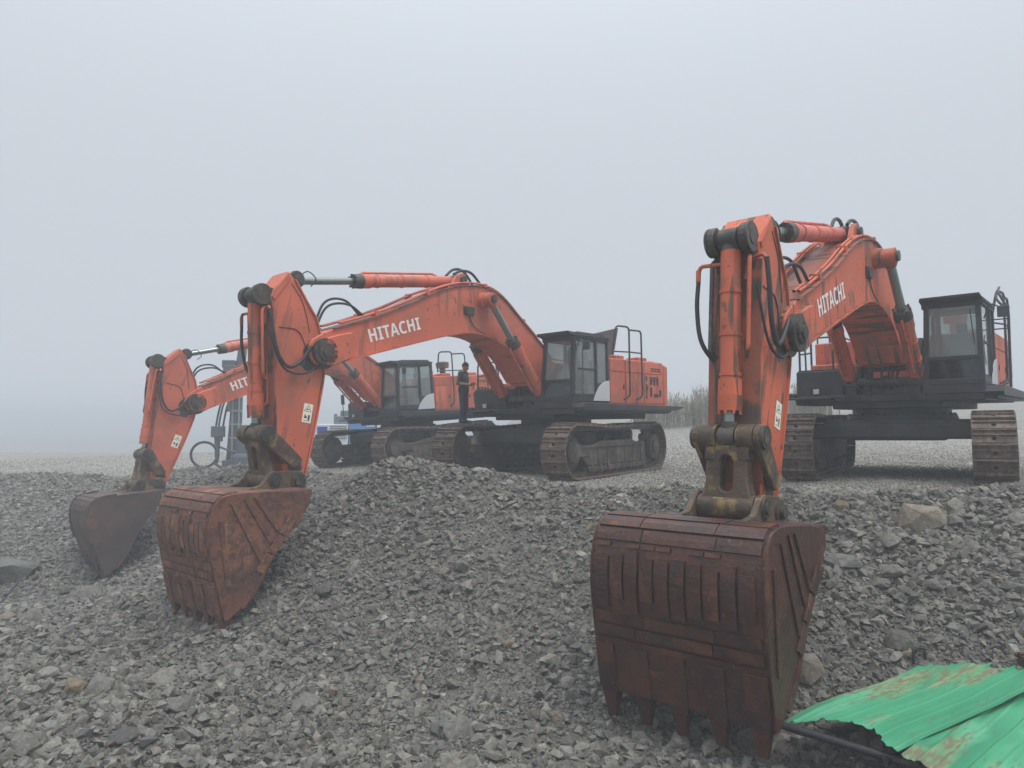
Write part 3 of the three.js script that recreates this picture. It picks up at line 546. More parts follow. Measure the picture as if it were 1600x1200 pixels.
  put('guard_rail', [rail([[.5, 2.5, 1.74], [.5, 3.3, 1.74], [-.9, 3.5, 1.74], [-.9, 3.1, 1.74]], .024), rail([[.02, 3.1, 1.74], [.02, 3.37, 1.74]], .02), rail([[1.35, 2.35, 1.72], [1.35, 3.1, 1.72], [.55, 3.2, 1.74], [.5, 2.9, 1.74]], .024), rail([[1.35, 2.75, 1.72], [.5, 2.85, 1.74]], .02), rail([[.95, 2.35, 1.72], [.95, 3.15, 1.73]], .02), rail([[1.35, 3.1, 1.72], [1.35, 3.1, 1.0], [1.35, 2.35, 1.0]], .02), rail([[-1.2, 3.1, 1.7], [-1.2, 3.45, 1.7], [-2.6, 3.4, 1.7], [-2.6, 3.1, 1.7]], .022)], MAT.rail, house, MU);

  // ---- right hand tool box with mirror
  const tb = put('tool_box', [bx(.55, 1.45, 1.76, 2.36, .78, 1.78, .04)], MAT.black, ex, MU);
  put('lid', bx(.6, 1.42, 2.36, 2.385, .82, 1.74, .008), MAT.black, tb, MU); put('lamp_recess', [bx(1.44, 1.452, 1.82, 1.98, 1.0, 1.5, .003)], MAT.vent, tb, MU); put('work_lamp', [bx(1.452, 1.5, 1.84, 1.95, 1.28, 1.4, .01)], MAT.silver, tb, MU);
  put('step', bx(1.46, 1.72, 1.72, 1.76, .95, 2.0, .01), MAT.black, tb, MU);
  put('mirror', [rail([[1.45, 1.85, 1.78], [1.5, 1.86, 2.05], [1.5, 2.75, 2.05]], .018), bx(1.46, 1.52, 2.35, 2.72, 1.96, 2.16, .02)], MAT.rail, tb, MU);

  // ---- cab
  const c0 = 1.57, c1 = .0, zi = -.776, zo = -1.83, yb = 1.93, yt = 3.58, fr = MAT.black;
  const cab = put('cab', [bx(c1, c0, yb, yb + .12, zo, zi, .02), // sill
    hex([[c0 - .1, yb, zo], [c0, yb, zo], [c0, yb, zo + .1], [c0 - .1, yb, zo + .1], [c0 - .2, yt, zo + .04], [c0 - .12, yt, zo + .04], [c0 - .12, yt, zo + .13], [c0 - .2, yt, zo + .13]]),
    hex([[c0 - .1, yb, zi - .1], [c0, yb, zi - .1], [c0, yb, zi], [c0 - .1, yb, zi], [c0 - .2, yt, zi - .13], [c0 - .12, yt, zi - .13], [c0 - .12, yt, zi - .04], [c0 - .2, yt, zi - .04]]),
    bx(c1, c1 + .09, yb, yt, zo, zo + .09, .015), bx(c1, c1 + .09, yb, yt, zi - .09, zi, .015), bx(.52, .6, yb, yt, zo, zo + .07, .012), bx(.52, .6, yb, yt, zi - .07, zi, .012),
    bx(c1, c0 - .1, yt - .1, yt, zo, zo + .1, .015), bx(c1, c0 - .1, yt - .1, yt, zi - .1, zi, .015), bx(c1 + .02, c1 + .06, yb, 2.6, zo + .05, zi - .05), bx(c1, c1 + .08, yt - .1, yt, zo + .05, zi - .05),
    bx(c0 - .22, c0 - .13, yt - .1, yt, zo + .05, zi - .05, .01), bx(c0 - .05, c0 - .015, 2.42, 2.5, zo + .08, zi - .08, .01), bx(c1, c1 + .55, yb, 2.4, zo + .015, zo + .045), bx(.6, 1.5, yb + .1, 2.12, zo + .012, zo + .05, .01), bx(c1, 1.5, yb, 2.5, zi - .045, zi - .015)], fr, ex, MU);
  put('cab_roof', [bx(c1 - .03, c0 - .05, yt, yt + .05, zo - .01, zi + .01, .02), bx(c1 + .05, c0 + .12, yt + .05, yt + .1, zo + .06, zi - .06, .02), hex([[c0 - .15, yt - .02, zo], [c0 + .1, yt + .04, zo], [c0 + .1, yt + .04, zi], [c0 - .15, yt - .02, zi], [c0 - .15, yt + .08, zo + .02], [c0 + .12, yt + .1, zo + .02], [c0 + .12, yt + .1, zi - .02], [c0 - .15, yt + .08, zi - .02]]), ...Array.from({ length: 9 }, (_, i) => bx(c1 + .1 + i * .13, c1 + .16 + i * .13, yt + .1, yt + .13, zo + .1, zi - .1)), bx(c1 + .1, c0 - .2, yt - .04, yt - .01, zo - .03, zo, .005)], fr, cab, MU);
  const pane = (pts, m = MAT.glass) => put('window_pane', hex(pts), m, cab, MU);
  const fx = y => c0 - .03 - .14 * (y - yb) / (yt - yb), d = .006;
  pane([[fx(2.5), 2.5, zo + .1], [fx(2.5) + d, 2.5, zo + .1], [fx(2.5) + d, 2.5, zi - .1], [fx(2.5), 2.5, zi - .1], [fx(3.48), 3.48, zo + .13], [fx(3.48) + d, 3.48, zo + .13], [fx(3.48) + d, 3.48, zi - .13], [fx(3.48), 3.48, zi - .13]]);
  pane([[fx(2.06), 2.06, zo + .1], [fx(2.06) + d, 2.06, zo + .1], [fx(2.06) + d, 2.06, zi - .1], [fx(2.06), 2.06, zi - .1], [fx(2.42), 2.42, zo + .1], [fx(2.42) + d, 2.42, zo + .1], [fx(2.42) + d, 2.42, zi - .1], [fx(2.42), 2.42, zi - .1]], MAT.clear);
  const sp = (x0, x1, y0, y1, z) => pane([[x0, y0, z], [x1, y0, z], [x1, y0, z + d], [x0, y0, z + d], [x0, y1, z], [Math.min(x1, fx(y1) - .06), y1, z], [Math.min(x1, fx(y1) - .06), y1, z + d], [x0, y1, z + d]]);
  sp(.61, 1.44, 2.13, 3.47, zo + .035); sp(.1, .51, 2.42, 3.47, zo + .035); sp(.61, 1.44, 2.52, 3.47, zi - .04); sp(.1, .51, 2.52, 3.47, zi - .04);
  pane([[c1 + .04, 2.62, zo + .1], [c1 + .04 + d, 2.62, zo + .1], [c1 + .04 + d, 2.62, zi - .1], [c1 + .04, 2.62, zi - .1], [c1 + .04, 3.46, zo + .1], [c1 + .04 + d, 3.46, zo + .1], [c1 + .04 + d, 3.46, zi - .1], [c1 + .04, 3.46, zi - .1]]);
  put('door_frame', [ribbon([[.56, 2.1], [.56, 3.5]], -.03, .03, zo - .006, zo + .02), bx(.58, 1.3, 2.74, 2.78, zo + .02, zo + .05), rail([[.68, 2.35, zo - .02], [.68, 2.75, zo - .05], [.68, 2.95, zo - .02]], .012)], fr, cab, MU);
  // pale swoosh panel behind the door
  put('side_panel', prism([...smooth([[.72, 1.96], [.6, 2.18], [.4, 2.38], [.2, 2.47], [.005, 2.5]], 14), [.005, 1.96]], zo - .012, zo + .004, .003), MAT.silver, cab, MU);
  put('seat', [bx(.45, .95, 2.2, 2.36, -1.56, -1.05, .06), hex([[.4, 2.3, -1.54], [.52, 2.3, -1.54], [.52, 2.3, -1.06], [.4, 2.3, -1.06], [.3, 3.05, -1.5], [.4, 3.05, -1.5], [.4, 3.05, -1.1], [.3, 3.05, -1.1]]), bx(.32, .42, 3.06, 3.26, -1.4, -1.2, .03), bx(.5, 1.0, 2.4, 2.55, -1.68, -1.58, .03), bx(.5, 1.0, 2.4, 2.55, -1.03, -.93, .03), cyl(V(1.05, 2.5, -1.62), V(1.05, 2.75, -1.62), .02, .025, 8), bx(.3, 1.3, 2.05, 2.2, -1.7, -.9)], MAT.seat, cab, MU);
  put('wiper', [rail([[fx(3.4) + .03, 3.42, zo + .22], [fx(2.8) + .03, 2.72, zo + .16]], .009)], MAT.hose, cab, MU);
  put('cab_mirror', [rail([[1.4, 3.2, zo], [1.42, 3.5, zo - .12], [1.42, 3.36, zo - .3]], .014), bx(1.38, 1.43, 3.2, 3.42, zo - .42, zo - .22, .015)], MAT.rail, cab, MU);
  put('front_rail', [rail([[1.2, 2.1, zo - .04], [1.22, 3.3, zo - .06]], .013), ...(o.frontRails ? [rail([[.2, 1.9, -2.08], [.2, 3.45, -2.1], [.2, 3.72, -1.9], [-.2, 3.95, -1.88]], .024), rail([[.34, 1.9, -2.1], [.34, 3.45, -2.12], [.34, 3.86, -1.95], [-.2, 4.02, -1.92]], .024), rail([[.2, 3.1, -2.1], [.2, 3.1, -1.84]], .014), rail([[.2, 3.3, -2.1], [.2, 3.3, -1.84]], .014)] : [])], MAT.rail, cab, MU);
  put('cab_base', [bx(.0, 1.52, 1.62, 1.93, zo + .02, zi - .02, .03), bx(1.5, 1.53, 1.66, 1.86, -1.5, -1.1, .004)], MAT.black, cab, MU);

  // ---- boom
  const boom = put('boom', [prism(BOOM, -.4, .4, .02)], OS, ex, MB);
  put('edge_plate', ribbon(BOOMTOP, -.012, .016, -.44, .44), MAT.grimy, boom, MB); put('edge_plate', ribbon(BOOMBOT, -.016, .012, -.44, .44), OS, boom, MB);
  put('boom_boss', [zc(DIM.B[0], DIM.B[1], -.78, .78, .13, 24), zc(DIM.B[0], DIM.B[1], -.55, .55, .19, 24)], OS, boom, MB);
  put('boom_pin', [zc(DIM.B[0], DIM.B[1], -.83, .83, .1, 20), zc(3.22, 1.35, -.47, .47, .1, 20), bx(3.0, 3.34, 1.26, 1.46, -.44, -.41, .01)], MAT.grease, boom, MB);
  for (const s of [-1, 1]) put('cylinder_lug', prism([[3.75, 1.76], [3.45, 2.2], ...arc(3.267, 2.109, .17, 40, 180, 6), [2.98, 2.0], [2.7, 1.98]], s * .24 - .05, s * .24 + .05, .01), OS, boom, MB);
  put('cylinder_pin', zc(DIM.A[0], DIM.A[1], -.36, .36, .09), MAT.grease, boom, MB);
  put('fork_tip', [zc(7.1, 0, -.5, -.36, .27, 26), zc(7.1, 0, .36, .5, .27, 26)], MAT.grease, boom, MB);
  put('fork_plate', [prism([[6.55, -.1], [6.9, -.26], [7.1, -.27], [7.1, .27], [6.8, .38], [6.5, .45]], -.5, -.38, .02), prism([[6.55, -.1], [6.9, -.26], [7.1, -.27], [7.1, .27], [6.8, .38], [6.5, .45]], .38, .5, .02)], OS, boom, MB);
  put('arm_pin', [zc(7.1, 0, -.57, .57, .1, 22), zc(7.1, 0, -.54, -.505, .17, 22), zc(7.1, 0, .505, .54, .17, 22), ...[0, 1, 2, 3].map(i => zc(7.1 + .13 * Math.cos(i * 1.57), .13 * Math.sin(i * 1.57), -.56, -.54, .022, 6))], MAT.frame, boom, MB);
  { // lettering along the near face and the far one
    const tg = new TextGeometry('HITACHI', { font, size: .275, depth: .004, curveSegments: 5, bevelEnabled: false }); tg.computeBoundingBox(); const w = tg.boundingBox.max.x;
    const sl = Math.atan2(.33, -1.12), near = new THREE.Matrix4().makeTranslation(6.02, .3, -.404).multiply(new THREE.Matrix4().makeRotationZ(-.31)).multiply(new THREE.Matrix4().makeRotationY(Math.PI)).multiply(new THREE.Matrix4().makeScale(1.46 / w, 1, 1));
    put('lettering', tg.clone(), letterMat, boom, MB.clone().multiply(near));
    const farM = new THREE.Matrix4().makeTranslation(4.64, .72, .404).multiply(new THREE.Matrix4().makeRotationZ(-.31)).multiply(new THREE.Matrix4().makeScale(1.46 / w, 1, 1));
    put('lettering', tg.clone(), letterMat, boom, MB.clone().multiply(farM));
  }
  for (const [z, k] of [[-.36, .07], [-.29, .08], [.3, .07], [.37, .08]]) { // steel oil lines along the top
    const pth = sub(BOOMTOP, .03, .9).map((p, i, A2) => { const q = A2[Math.min(i + 1, A2.length - 1)], r = A2[Math.max(i - 1, 0)], l = Math.hypot(q[0] - r[0], q[1] - r[1]); return [p[0] + (q[1] - r[1]) / l * k, p[1] - (q[0] - r[0]) / l * k, z]; });
    put('oil_pipe', [tube(pth, .024, 50), ...[3, 8, 14, 19].map(i => { const p = pth[Math.min(i, pth.length - 1)]; return bx(p[0] - .04, p[0] + .04, p[1] - .08, p[1] + .035, z - .05, z + .05, .01); })], OS, boom, MB);
  }
  for (const [z, h] of [[-.3, .1], [-.18, .3]]) put('hose', tube([[6.1, .86, z], [6.5, 1.0 + h * .5, z], [6.95, .9 + h * .5, z * .8], [7.2, .45, z * .7]], .026), MAT.hose, boom, MB);
  for (const [z, h] of [[-.16, 0], [.12, .08]]) put('hose', tube([[3.45, 2.24, z], [3.2, 2.36 + h, z], [2.85, 2.36 + h, z], [2.45, 2.06, z]], .034), MAT.hose, boom, MB);
  put('hose', tube([[3.2, 1.3, -.42], [3.0, 1.0, -.43], [2.6, .85, -.43], [2.2, .78, -.42]], .012), MAT.grease, boom, MB);

  // ---- boom cylinders
  for (const s of [-1, 1]) cylinder(ex, 'boom_cylinder', E, B, s * .65, .145, dist2(E, B) - 1.2, OS, MU, { gland: MAT.grease, pipe: -1, rodEye: OS });

  // ---- arm cylinder
  cylinder(ex, 'arm_cylinder', A, R, 0, .135, 2.95, o.mats.cyl, MU, { gland: MAT.grease, pipe: 1, pz: .1 });

  // ---- arm
  const arm = put('arm', [prism(ARM, -.32, .32, .02)], OS, ex, MA);
  put('edge_plate', ribbon(ARMBACK, -.016, .012, -.355, .355), OS, arm, MA); put('edge_plate', ribbon(ARMFRONT, -.016, .012, -.355, .355), MAT.grimy, arm, MA);
  for (const s of [-1, 1]) {
    put('cylinder_lug', prism([...arc(DIM.C[0], DIM.C[1], .2, 150, -30, 9), [-.3, 1.12], [-.7, 1.15], [-.9, 1.22]], s * .22 - .05, s * .22 + .05, .012), MAT.grease, arm, MA);
    put('rod_lug', prism([...arc(DIM.R[0], DIM.R[1], .17, 140, 330, 9), [-.82, .5], [-.7, .8], [-1.1, 1.1]], s * .21 - .05, s * .21 + .05, .012), MAT.grease, arm, MA);
    put('gusset', prism([[-1.25, 1.08], [-.72, 1.28], [-.66, 1.22], [-1.18, 1.0]], s > 0 ? .321 : -.345, s > 0 ? .345 : -.321), OS, arm, MA);
  }
  put('head_pin', [zc(DIM.C[0], DIM.C[1], -.31, .31, .1), zc(DIM.C[0], DIM.C[1], -.3, -.27, .2), zc(DIM.C[0], DIM.C[1], .27, .3, .2), zc(DIM.R[0], DIM.R[1], -.3, .3, .085)], MAT.grease, arm, MA);
  put('pivot_hub', [zc(0, 0, -.36, .36, .34, 28)], MAT.grease, arm, MA);
  put('nose_boss', [zc(2.576, 0, -.41, .41, .2, 22), zc(2.2, .13, -.4, .4, .12)], MAT.grease, arm, MA);
  { const g = new THREE.PlaneGeometry(.2, .37).rotateZ(-Math.PI / 2 + .06).rotateY(Math.PI).translate(1.25, .02, -.3245); const o2 = new THREE.Mesh(g.applyMatrix4(MA), labelMat); o2.name = 'warning_label'; tag(o2, 'white warning sticker with triangle'); arm.add(o2); }
  const blot = (cx, cy, rx, ry, sd) => Array.from({ length: 40 }, (_, i) => { const t = i / 40 * 6.283, k = .7 + .6 * vnoise(Math.cos(t) * 2.2 + 9, Math.sin(t) * 2.2 + 9, sd) + .12 * vnoise(i * .9, 2, sd); return [cx + rx * k * Math.cos(t), cy + ry * k * Math.sin(t)]; });
  for (const [i, q] of [[.18, .2, .27, .22], [2.3, .02, .17, .13]].entries()) put('grease_stain', prism(blot(...q, o.seed + i), -.3225, -.3185), MAT.grease, arm, MA);
  put('hose', tube([[.2, -.35 + .3, -.38], [.55, .35, -.42], [.52, .8, -.4], [-.1, 1.2, -.33]], .02), MAT.hose, arm, MA);
  put('grease_line', [tube([[-.2, 1.0, -.325], [-.25, .6, -.33], [.05, .35, -.33], [.35, .25, -.33]], .009), tube([[-1.1, .95, -.325], [-.8, .62, -.33], [-.3, .35, -.33]], .007)], MAT.grease, arm, MA);
  put('grease_line', [tube([[DIM.R[0], DIM.R[1], -.2], [-1.5, .62, -.2], [-1.42, .4, -.2], [-1.25, .45, -.15]], .012)], MAT.hose, arm, MA);
  for (const s of [-1, 1]) put('side_pipe', rail([[-.55, 1.24, s * .2], [-.45, 1.38, s * .26], [.75, 1.06, s * .26], [.8, .95, s * .2]], .03), s < 0 ? OS : MAT.grease, arm, MA);

  // ---- bucket cylinder and its hose loops
  const bc = cylinder(ex, 'bucket_cylinder', C, K, 0, .134, dist2(C, K) - .34, o.mats.bcyl, MU, { gland: o.mats.bcyl, pipe: -1, pz: -.1 });
  const lp = t => P2(C, K, t), nn = (() => { const l = dist2(C, K); return [-(K[1] - C[1]) / l, (K[0] - C[0]) / l]; })();
  const hp = (t, k, z) => { const p = lp(t); return [p[0] + nn[0] * k, p[1] + nn[1] * k, z]; };
  put('hose_elbow', [rail([hp(.12, .0, .1), hp(.12, .05, .42), hp(.17, .05, .44)], .028), cyl(V(...hp(.14, .05, .44)), V(...hp(.2, .05, .44)), .035, .035, 8)], o.mats.bcyl, bc, MU);
  put('hose', tube([hp(.2, .05, .44), hp(.34, .04, .46), hp(.5, -.02, .43), hp(.6, -.12, .3), hp(.63, -.25, .18)], .031, 30), MAT.hose, bc, MU);
  put('hose_elbow', [rail([hp(.2, -.12, -.14), hp(.1, -.1, -.22), hp(.09, -.06, -.42), hp(.13, -.06, -.46)], .026)], o.mats.bcyl, bc, MU);
  put('hose', tube([hp(.11, -.06, -.46), hp(.25, -.1, -.48), hp(.42, -.2, -.47), hp(.52, -.42, -.45), hp(.48, -.7, -.42), hp(.36, -.95, -.42)], .034, 34), MAT.hose, bc, MU);

  // ---- linkage
  const Pv = fromArm([2.2, .13]), lk = Math.atan2(Q[1] - K[1], Q[0] - K[0]), ll = dist2(K, Q), ML = MU.clone().multiply(M4(K[0], K[1], 0, lk));
  { // H-shaped bucket link with its slot; built flat in x (along) and z (across)
    const outline = [[.06, -.3], [ll * .3, -.28], [ll * .65, -.28], [ll, -.36], [ll, .36], [ll * .65, .28], [ll * .3, .28], [.06, .3]], slot = [...arc(ll * .36, 0, .085, 90, 270, 6), ...arc(ll * .7, 0, .085, -90, 90, 6)];
    const plate = prism(outline, -.1, .1, .02, [slot]).rotateX(-Math.PI / 2);
    const bl = put('bucket_link', [plate, zc(0, 0, -.36, -.14, .17), zc(0, 0, .14, .36, .17), zc(ll, 0, -.37, .37, .15), bx(.02, ll * .35, -.11, .11, -.3, -.15, .03), bx(.02, ll * .35, -.11, .11, .15, .3, .03)], MAT.link, ex, ML);
    put('link_pin', [zc(0, 0, -.5, .5, .1), zc(0, 0, -.49, -.45, .15), zc(0, 0, .45, .49, .15)], MAT.grease, bl, ML);
  }
  const MT = MU.clone().multiply(M4(K[0], K[1], 0, Math.atan2(Pv[1] - K[1], Pv[0] - K[0]))), tl = dist2(K, Pv);
  for (const s of [-1, 1]) put('guide_link', prism([...arc(0, 0, .17, 70, 290, 9), ...arc(tl, 0, .13, -80, 80, 8)], s * .405 - .04, s * .405 + .04, .012), MAT.link, ex, MT);

  bucket(ex, MK, 1.043, o.bucketStyle, o.bucketMat);
  return ex;
}
excavator('R', { seed: 11, label: 'nearest orange excavator at right, front on, dark rusty bucket lowered towards the viewer', mats: { body: MAT.orangeA, stick: MAT.orangeB, cyl: MAT.orangeC, bcyl: MAT.orangeB }, bucketStyle: 'worn', bucketMat: MAT.rustDark, cap: MAT.orangeA, frontRails: true });
excavator('M', { seed: 22, label: 'middle orange excavator, full side of boom with white lettering, brown rusty bucket', mats: { body: MAT.orangeA, stick: MAT.orangeA, cyl: MAT.orangeA, bcyl: MAT.orangeB }, bucketStyle: 'worn', bucketMat: MAT.rustMid, cap: MAT.orangeA, hood: true });
excavator('L', { seed: 33, label: 'farthest orange excavator at left, smooth grey brown bucket, half hidden by the middle one', mats: { body: MAT.orangeA, stick: MAT.orangeA, cyl: MAT.orangeA, bcyl: MAT.orangeA }, bucketStyle: 'plain', bucketMat: MAT.rustGrey, cap: MAT.link });

// ---------------------------------------------------------------- torn green sheets on a broken frame
T.green = tex(k => { let c = m3([40, 126, 88], [66, 156, 112], F1[k]); c = m3(c, [120, 190, 150], .5 * sst(.55, .8, F6[k])); c = m3(c, [138, 150, 104], .8 * sst(.48, .72, F2[k]) * (.4 + .6 * F3[k])); c = m3(c, [112, 100, 76], .8 * sst(.56, .74, F2[k] * .55 + F5[k] * .45)); return c; });
MAT.green = new THREE.MeshStandardMaterial({ map: T.green, roughness: .5, bumpMap: bumpB2, bumpScale: .006, side: THREE.DoubleSide });
function sheet(label, ox, oy, oz, dx, dz, L, W, tilt, edge0, edge1, hole, sd) {
  const ns = 84, nt = 72, th = .004, px = -dz, pz = dx, P = [], uv = [], idx = [], N = (ns + 1) * (nt + 1), ok = [];
  const prof = t => { const f = Math.round(t / W * nt) % 14; return f === 6 || f === 7 ? .02 : f === 12 ? .006 : 0; };
  for (const lay of [0, 1]) for (let i = 0; i <= ns; i++) for (let j = 0; j <= nt; j++) {
    const t = j / nt * W, s0 = edge0(t) + .05 * (vnoise(t * 9, 3, sd) - .5) + .05 * (vnoise(t * 30, 3, sd) - .5), s1 = L + edge1(t), s = mix(s0, s1, i / ns);
    const dent = .035 * (vnoise(s * 1.1, t * 1.6, sd + 1) - .5) + .014 * (vnoise(s * 3, t * 3, sd + 2) - .5), y = oy + prof(t) + dent + tilt(s, t) - lay * th;
    P.push(ox + dx * s + px * t, y, oz + dz * s + pz * t); uv.push(s * .16 + sd * .13, t * .75); if (!lay) ok.push(!hole || Math.hypot((s - hole[0]) * .8, (t - hole[1]) * 1.6) > hole[2] * (.75 + .5 * vnoise(s * 12, t * 12, sd + 5)));
  }
  const w = nt + 1, quad = (a, b, c, d) => idx.push(a, b, c, a, c, d);
  for (let i = 0; i < ns; i++) for (let j = 0; j < nt; j++) { const a = i * w + j; if (!(ok[a] && ok[a + 1] && ok[a + w] && ok[a + w + 1])) continue; quad(a, a + 1, a + w + 1, a + w); quad(N + a, N + a + w, N + a + w + 1, N + a + 1); }
  for (let i = 0; i < ns; i++) { const a = i * w, b = i * w + nt; quad(a, a + w, N + a + w, N + a); quad(b, N + b, N + b + w, b + w); }
  for (let j = 0; j < nt; j++) { const a = j, b = ns * w + j; quad(a, N + a, N + a + 1, a + 1); quad(b, b + 1, N + b + 1, N + b); }
  let g = new THREE.BufferGeometry(); g.setAttribute('position', new THREE.Float32BufferAttribute(P, 3)); g.setAttribute('uv', new THREE.Float32BufferAttribute(uv, 2)); g.setIndex(idx); g = g.toNonIndexed(); g.computeVertexNormals();
  const o = new THREE.Mesh(g, MAT.green); o.name = numbered('roof_sheet'); o.castShadow = o.receiveShadow = true; scene.add(o); return tag(o, label, 'sheet', 'green ribbed roofing sheets');
}
const SY = EYE - 3.1;
sheet('green ribbed sheet with pointed left corner reaching the nearest bucket', 2.79, SY, -7.66, .861, -.508, 3.75, 1.16, (s, t) => .02 * Math.sin(s * 2) - .06 * sst(.7, 0, s) * sst(.4, 0, t) + .05 * t + .05 * s * sst(0, 3, s), t => .42 * sst(0, .6, t) - .2 * sst(.75, 1.15, t), t => -.1 * t - .9 * sst(.35, 0, t), null, 3);
sheet('torn green ribbed sheet with a hole, in the bottom right corner', 3.52, SY - .02, -6.66, .758, -.652, 3.6, 1.75, (s, t) => .05 + .05 * Math.sin(s * 1.5 + 1) - .05 * t + .05 * s * sst(0, 3, s), t => -.05 * t, t => .2 * t, [1.55, .72, .14], 9);
{
  const fr = thing('sheet_frame', 'dark rusty steel frame propping up the green sheets', 'frame', V(3.4, gh(3.4, -7.1), -7.1));
  const o = fr.position, bar = (a, b, r = .03) => { const A = V(...a).sub(o), B = V(...b).sub(o); return cyl(A, B, r, r, 4); };
  put('beam', [bar([2.74, SY - .06, -7.68], [3.78, SY - .1, -6.78], .045)], MAT.deck, fr);
  put('beam', [bar([3.5, SY - .1, -6.9], [5.6, SY - .09, -8.6], .04)], MAT.deck, fr);
  put('beam', [bar([4.9, SY - .11, -9.15], [6.9, SY - .1, -7.2], .04)], MAT.deck, fr);
  for (const [x, z] of [[3.25, -7.02], [5.0, -8.9], [6.3, -7.8], [3.9, -6.3]]) put('post', bar([x, SY - .12, z], [x + .03, gh(x, z) - .1, z + .02], .03), MAT.deck, fr);
}
{
  const l = thing('rebar_loop', 'black steel loop sticking up behind the green sheets', 'steel loop', groundAt(1438, 1038));
  put('loop', [rail([[-.09, -.75, .03], [-.085, .12, 0], [-.03, .17, 0], [.06, .15, 0], [.1, -.75, -.02]], .018, 9)], MAT.hose, l);
  const q = thing('rusty_plate', 'rusty steel plate end at the right edge behind the green sheets', 'scrap', groundAt(1598, 1042));
  put('plate', [bx(-.04, .5, -.2, .17, -.03, .03, .006), bx(-.04, .5, .1, .14, -.08, .08, .01)], MAT.rustDark, q);
  const a = groundAt(-12, 955), b = groundAt(36, 915), r = thing('steel_bar', 'thin dark rusty bar leaning out of the gravel at the left edge', 'bar', a.clone());
  const e = b.clone().sub(a); e.y += .28; put('bar', [cyl(V(0, -.05, 0), e, .03, .03, 6), cyl(e.clone().multiplyScalar(.35), e.clone().multiplyScalar(.37), .04, .04, 6)], MAT.deck, r);
}

// ---------------------------------------------------------------- background: drill rig, generator set, reeds
{
  const g0 = gh(-12.9, -33) - EYE, rig = thing('drill_rig', 'grey drill rig mast with looping hoses in the fog behind the two left arms', 'drill rig', V(-12.9, EYE + g0, -33));
  const grey = new THREE.MeshStandardMaterial({ color: 0x4e565c, roughness: .7 }), pale = new THREE.MeshStandardMaterial({ color: 0x8b9498, roughness: .7 });
  rig.rotation.y = .15;
  const Y = -g0; // eye level in the rig's own height
  const mast = put('mast', [prism([[-.2, 0], [.42, 0], [.46, Y + 1.2], [.62, Y + 3.6], [.3, Y + 3.6], [.02, Y + 1.3]], -.16, .16, .02), bx(-.3, .6, .0, .35, -.4, .4, .03)], grey, rig);
  for (let i = 0; i < 7; i++) put('rung', bx(-.05 + i * .02, .5, .7 + i * .62, .78 + i * .62, .16, .2), pale, mast);
  put('feed_rail', [bx(.05, .12, .1, Y + 1.9, .17, .23), bx(.34, .4, .1, Y + 1.9, .17, .23)], pale, mast);
  put('drill_head', [bx(-.28, .3, Y + 1.4, Y + 2.5, .16, .6, .04), bx(-.36, .2, Y + 2.4, Y + 2.75, .1, .5, .04), cyl(V(-.02, Y + .4, .4), V(-.02, Y + 1.4, .4), .09, .09, 10)], grey, rig);
  put('drill_steel', [cyl(V(-.5, .62, .4), V(-.5, 1.7, .4), .1, .15, 10), cyl(V(-.5, .1, .4), V(-.5, .62, .4), .015, .12, 10), bx(-.75, -.2, 1.4, 1.9, .2, .6, .04), rail([[-.5, 1.0, .4], [.2, .7, .3]], .05)], grey, rig);
  for (const [k, z] of [[0, .3], [.14, .4], [.28, .2]]) put('hose', tube([[-.1 + k, Y + 1.2, z], [-.42 + k, Y + .7, z], [-.62 + k, 1.7, z], [-.56 + k * .7, 1.2, z]], .045), MAT.hose, rig);
  put('hose', tube(arc(-1.05, .62, .56, 25, 335, 18).map(p => [p[0], p[1], .45]), .06, 60), MAT.hose, rig);
  put('hose', tube([[-.62, .26, .45], [-.3, .05, .5], [.2, .0, .5], [.7, .1, .3]], .06), MAT.hose, rig);
  put('crawler', [bx(.2, 3.2, .0, .7, -1.5, -.9, .25), bx(.2, 3.2, .0, .7, .5, 1.0, .25), bx(.4, 3.0, .6, 1.3, -1.2, .8, .08)], grey, rig);
}
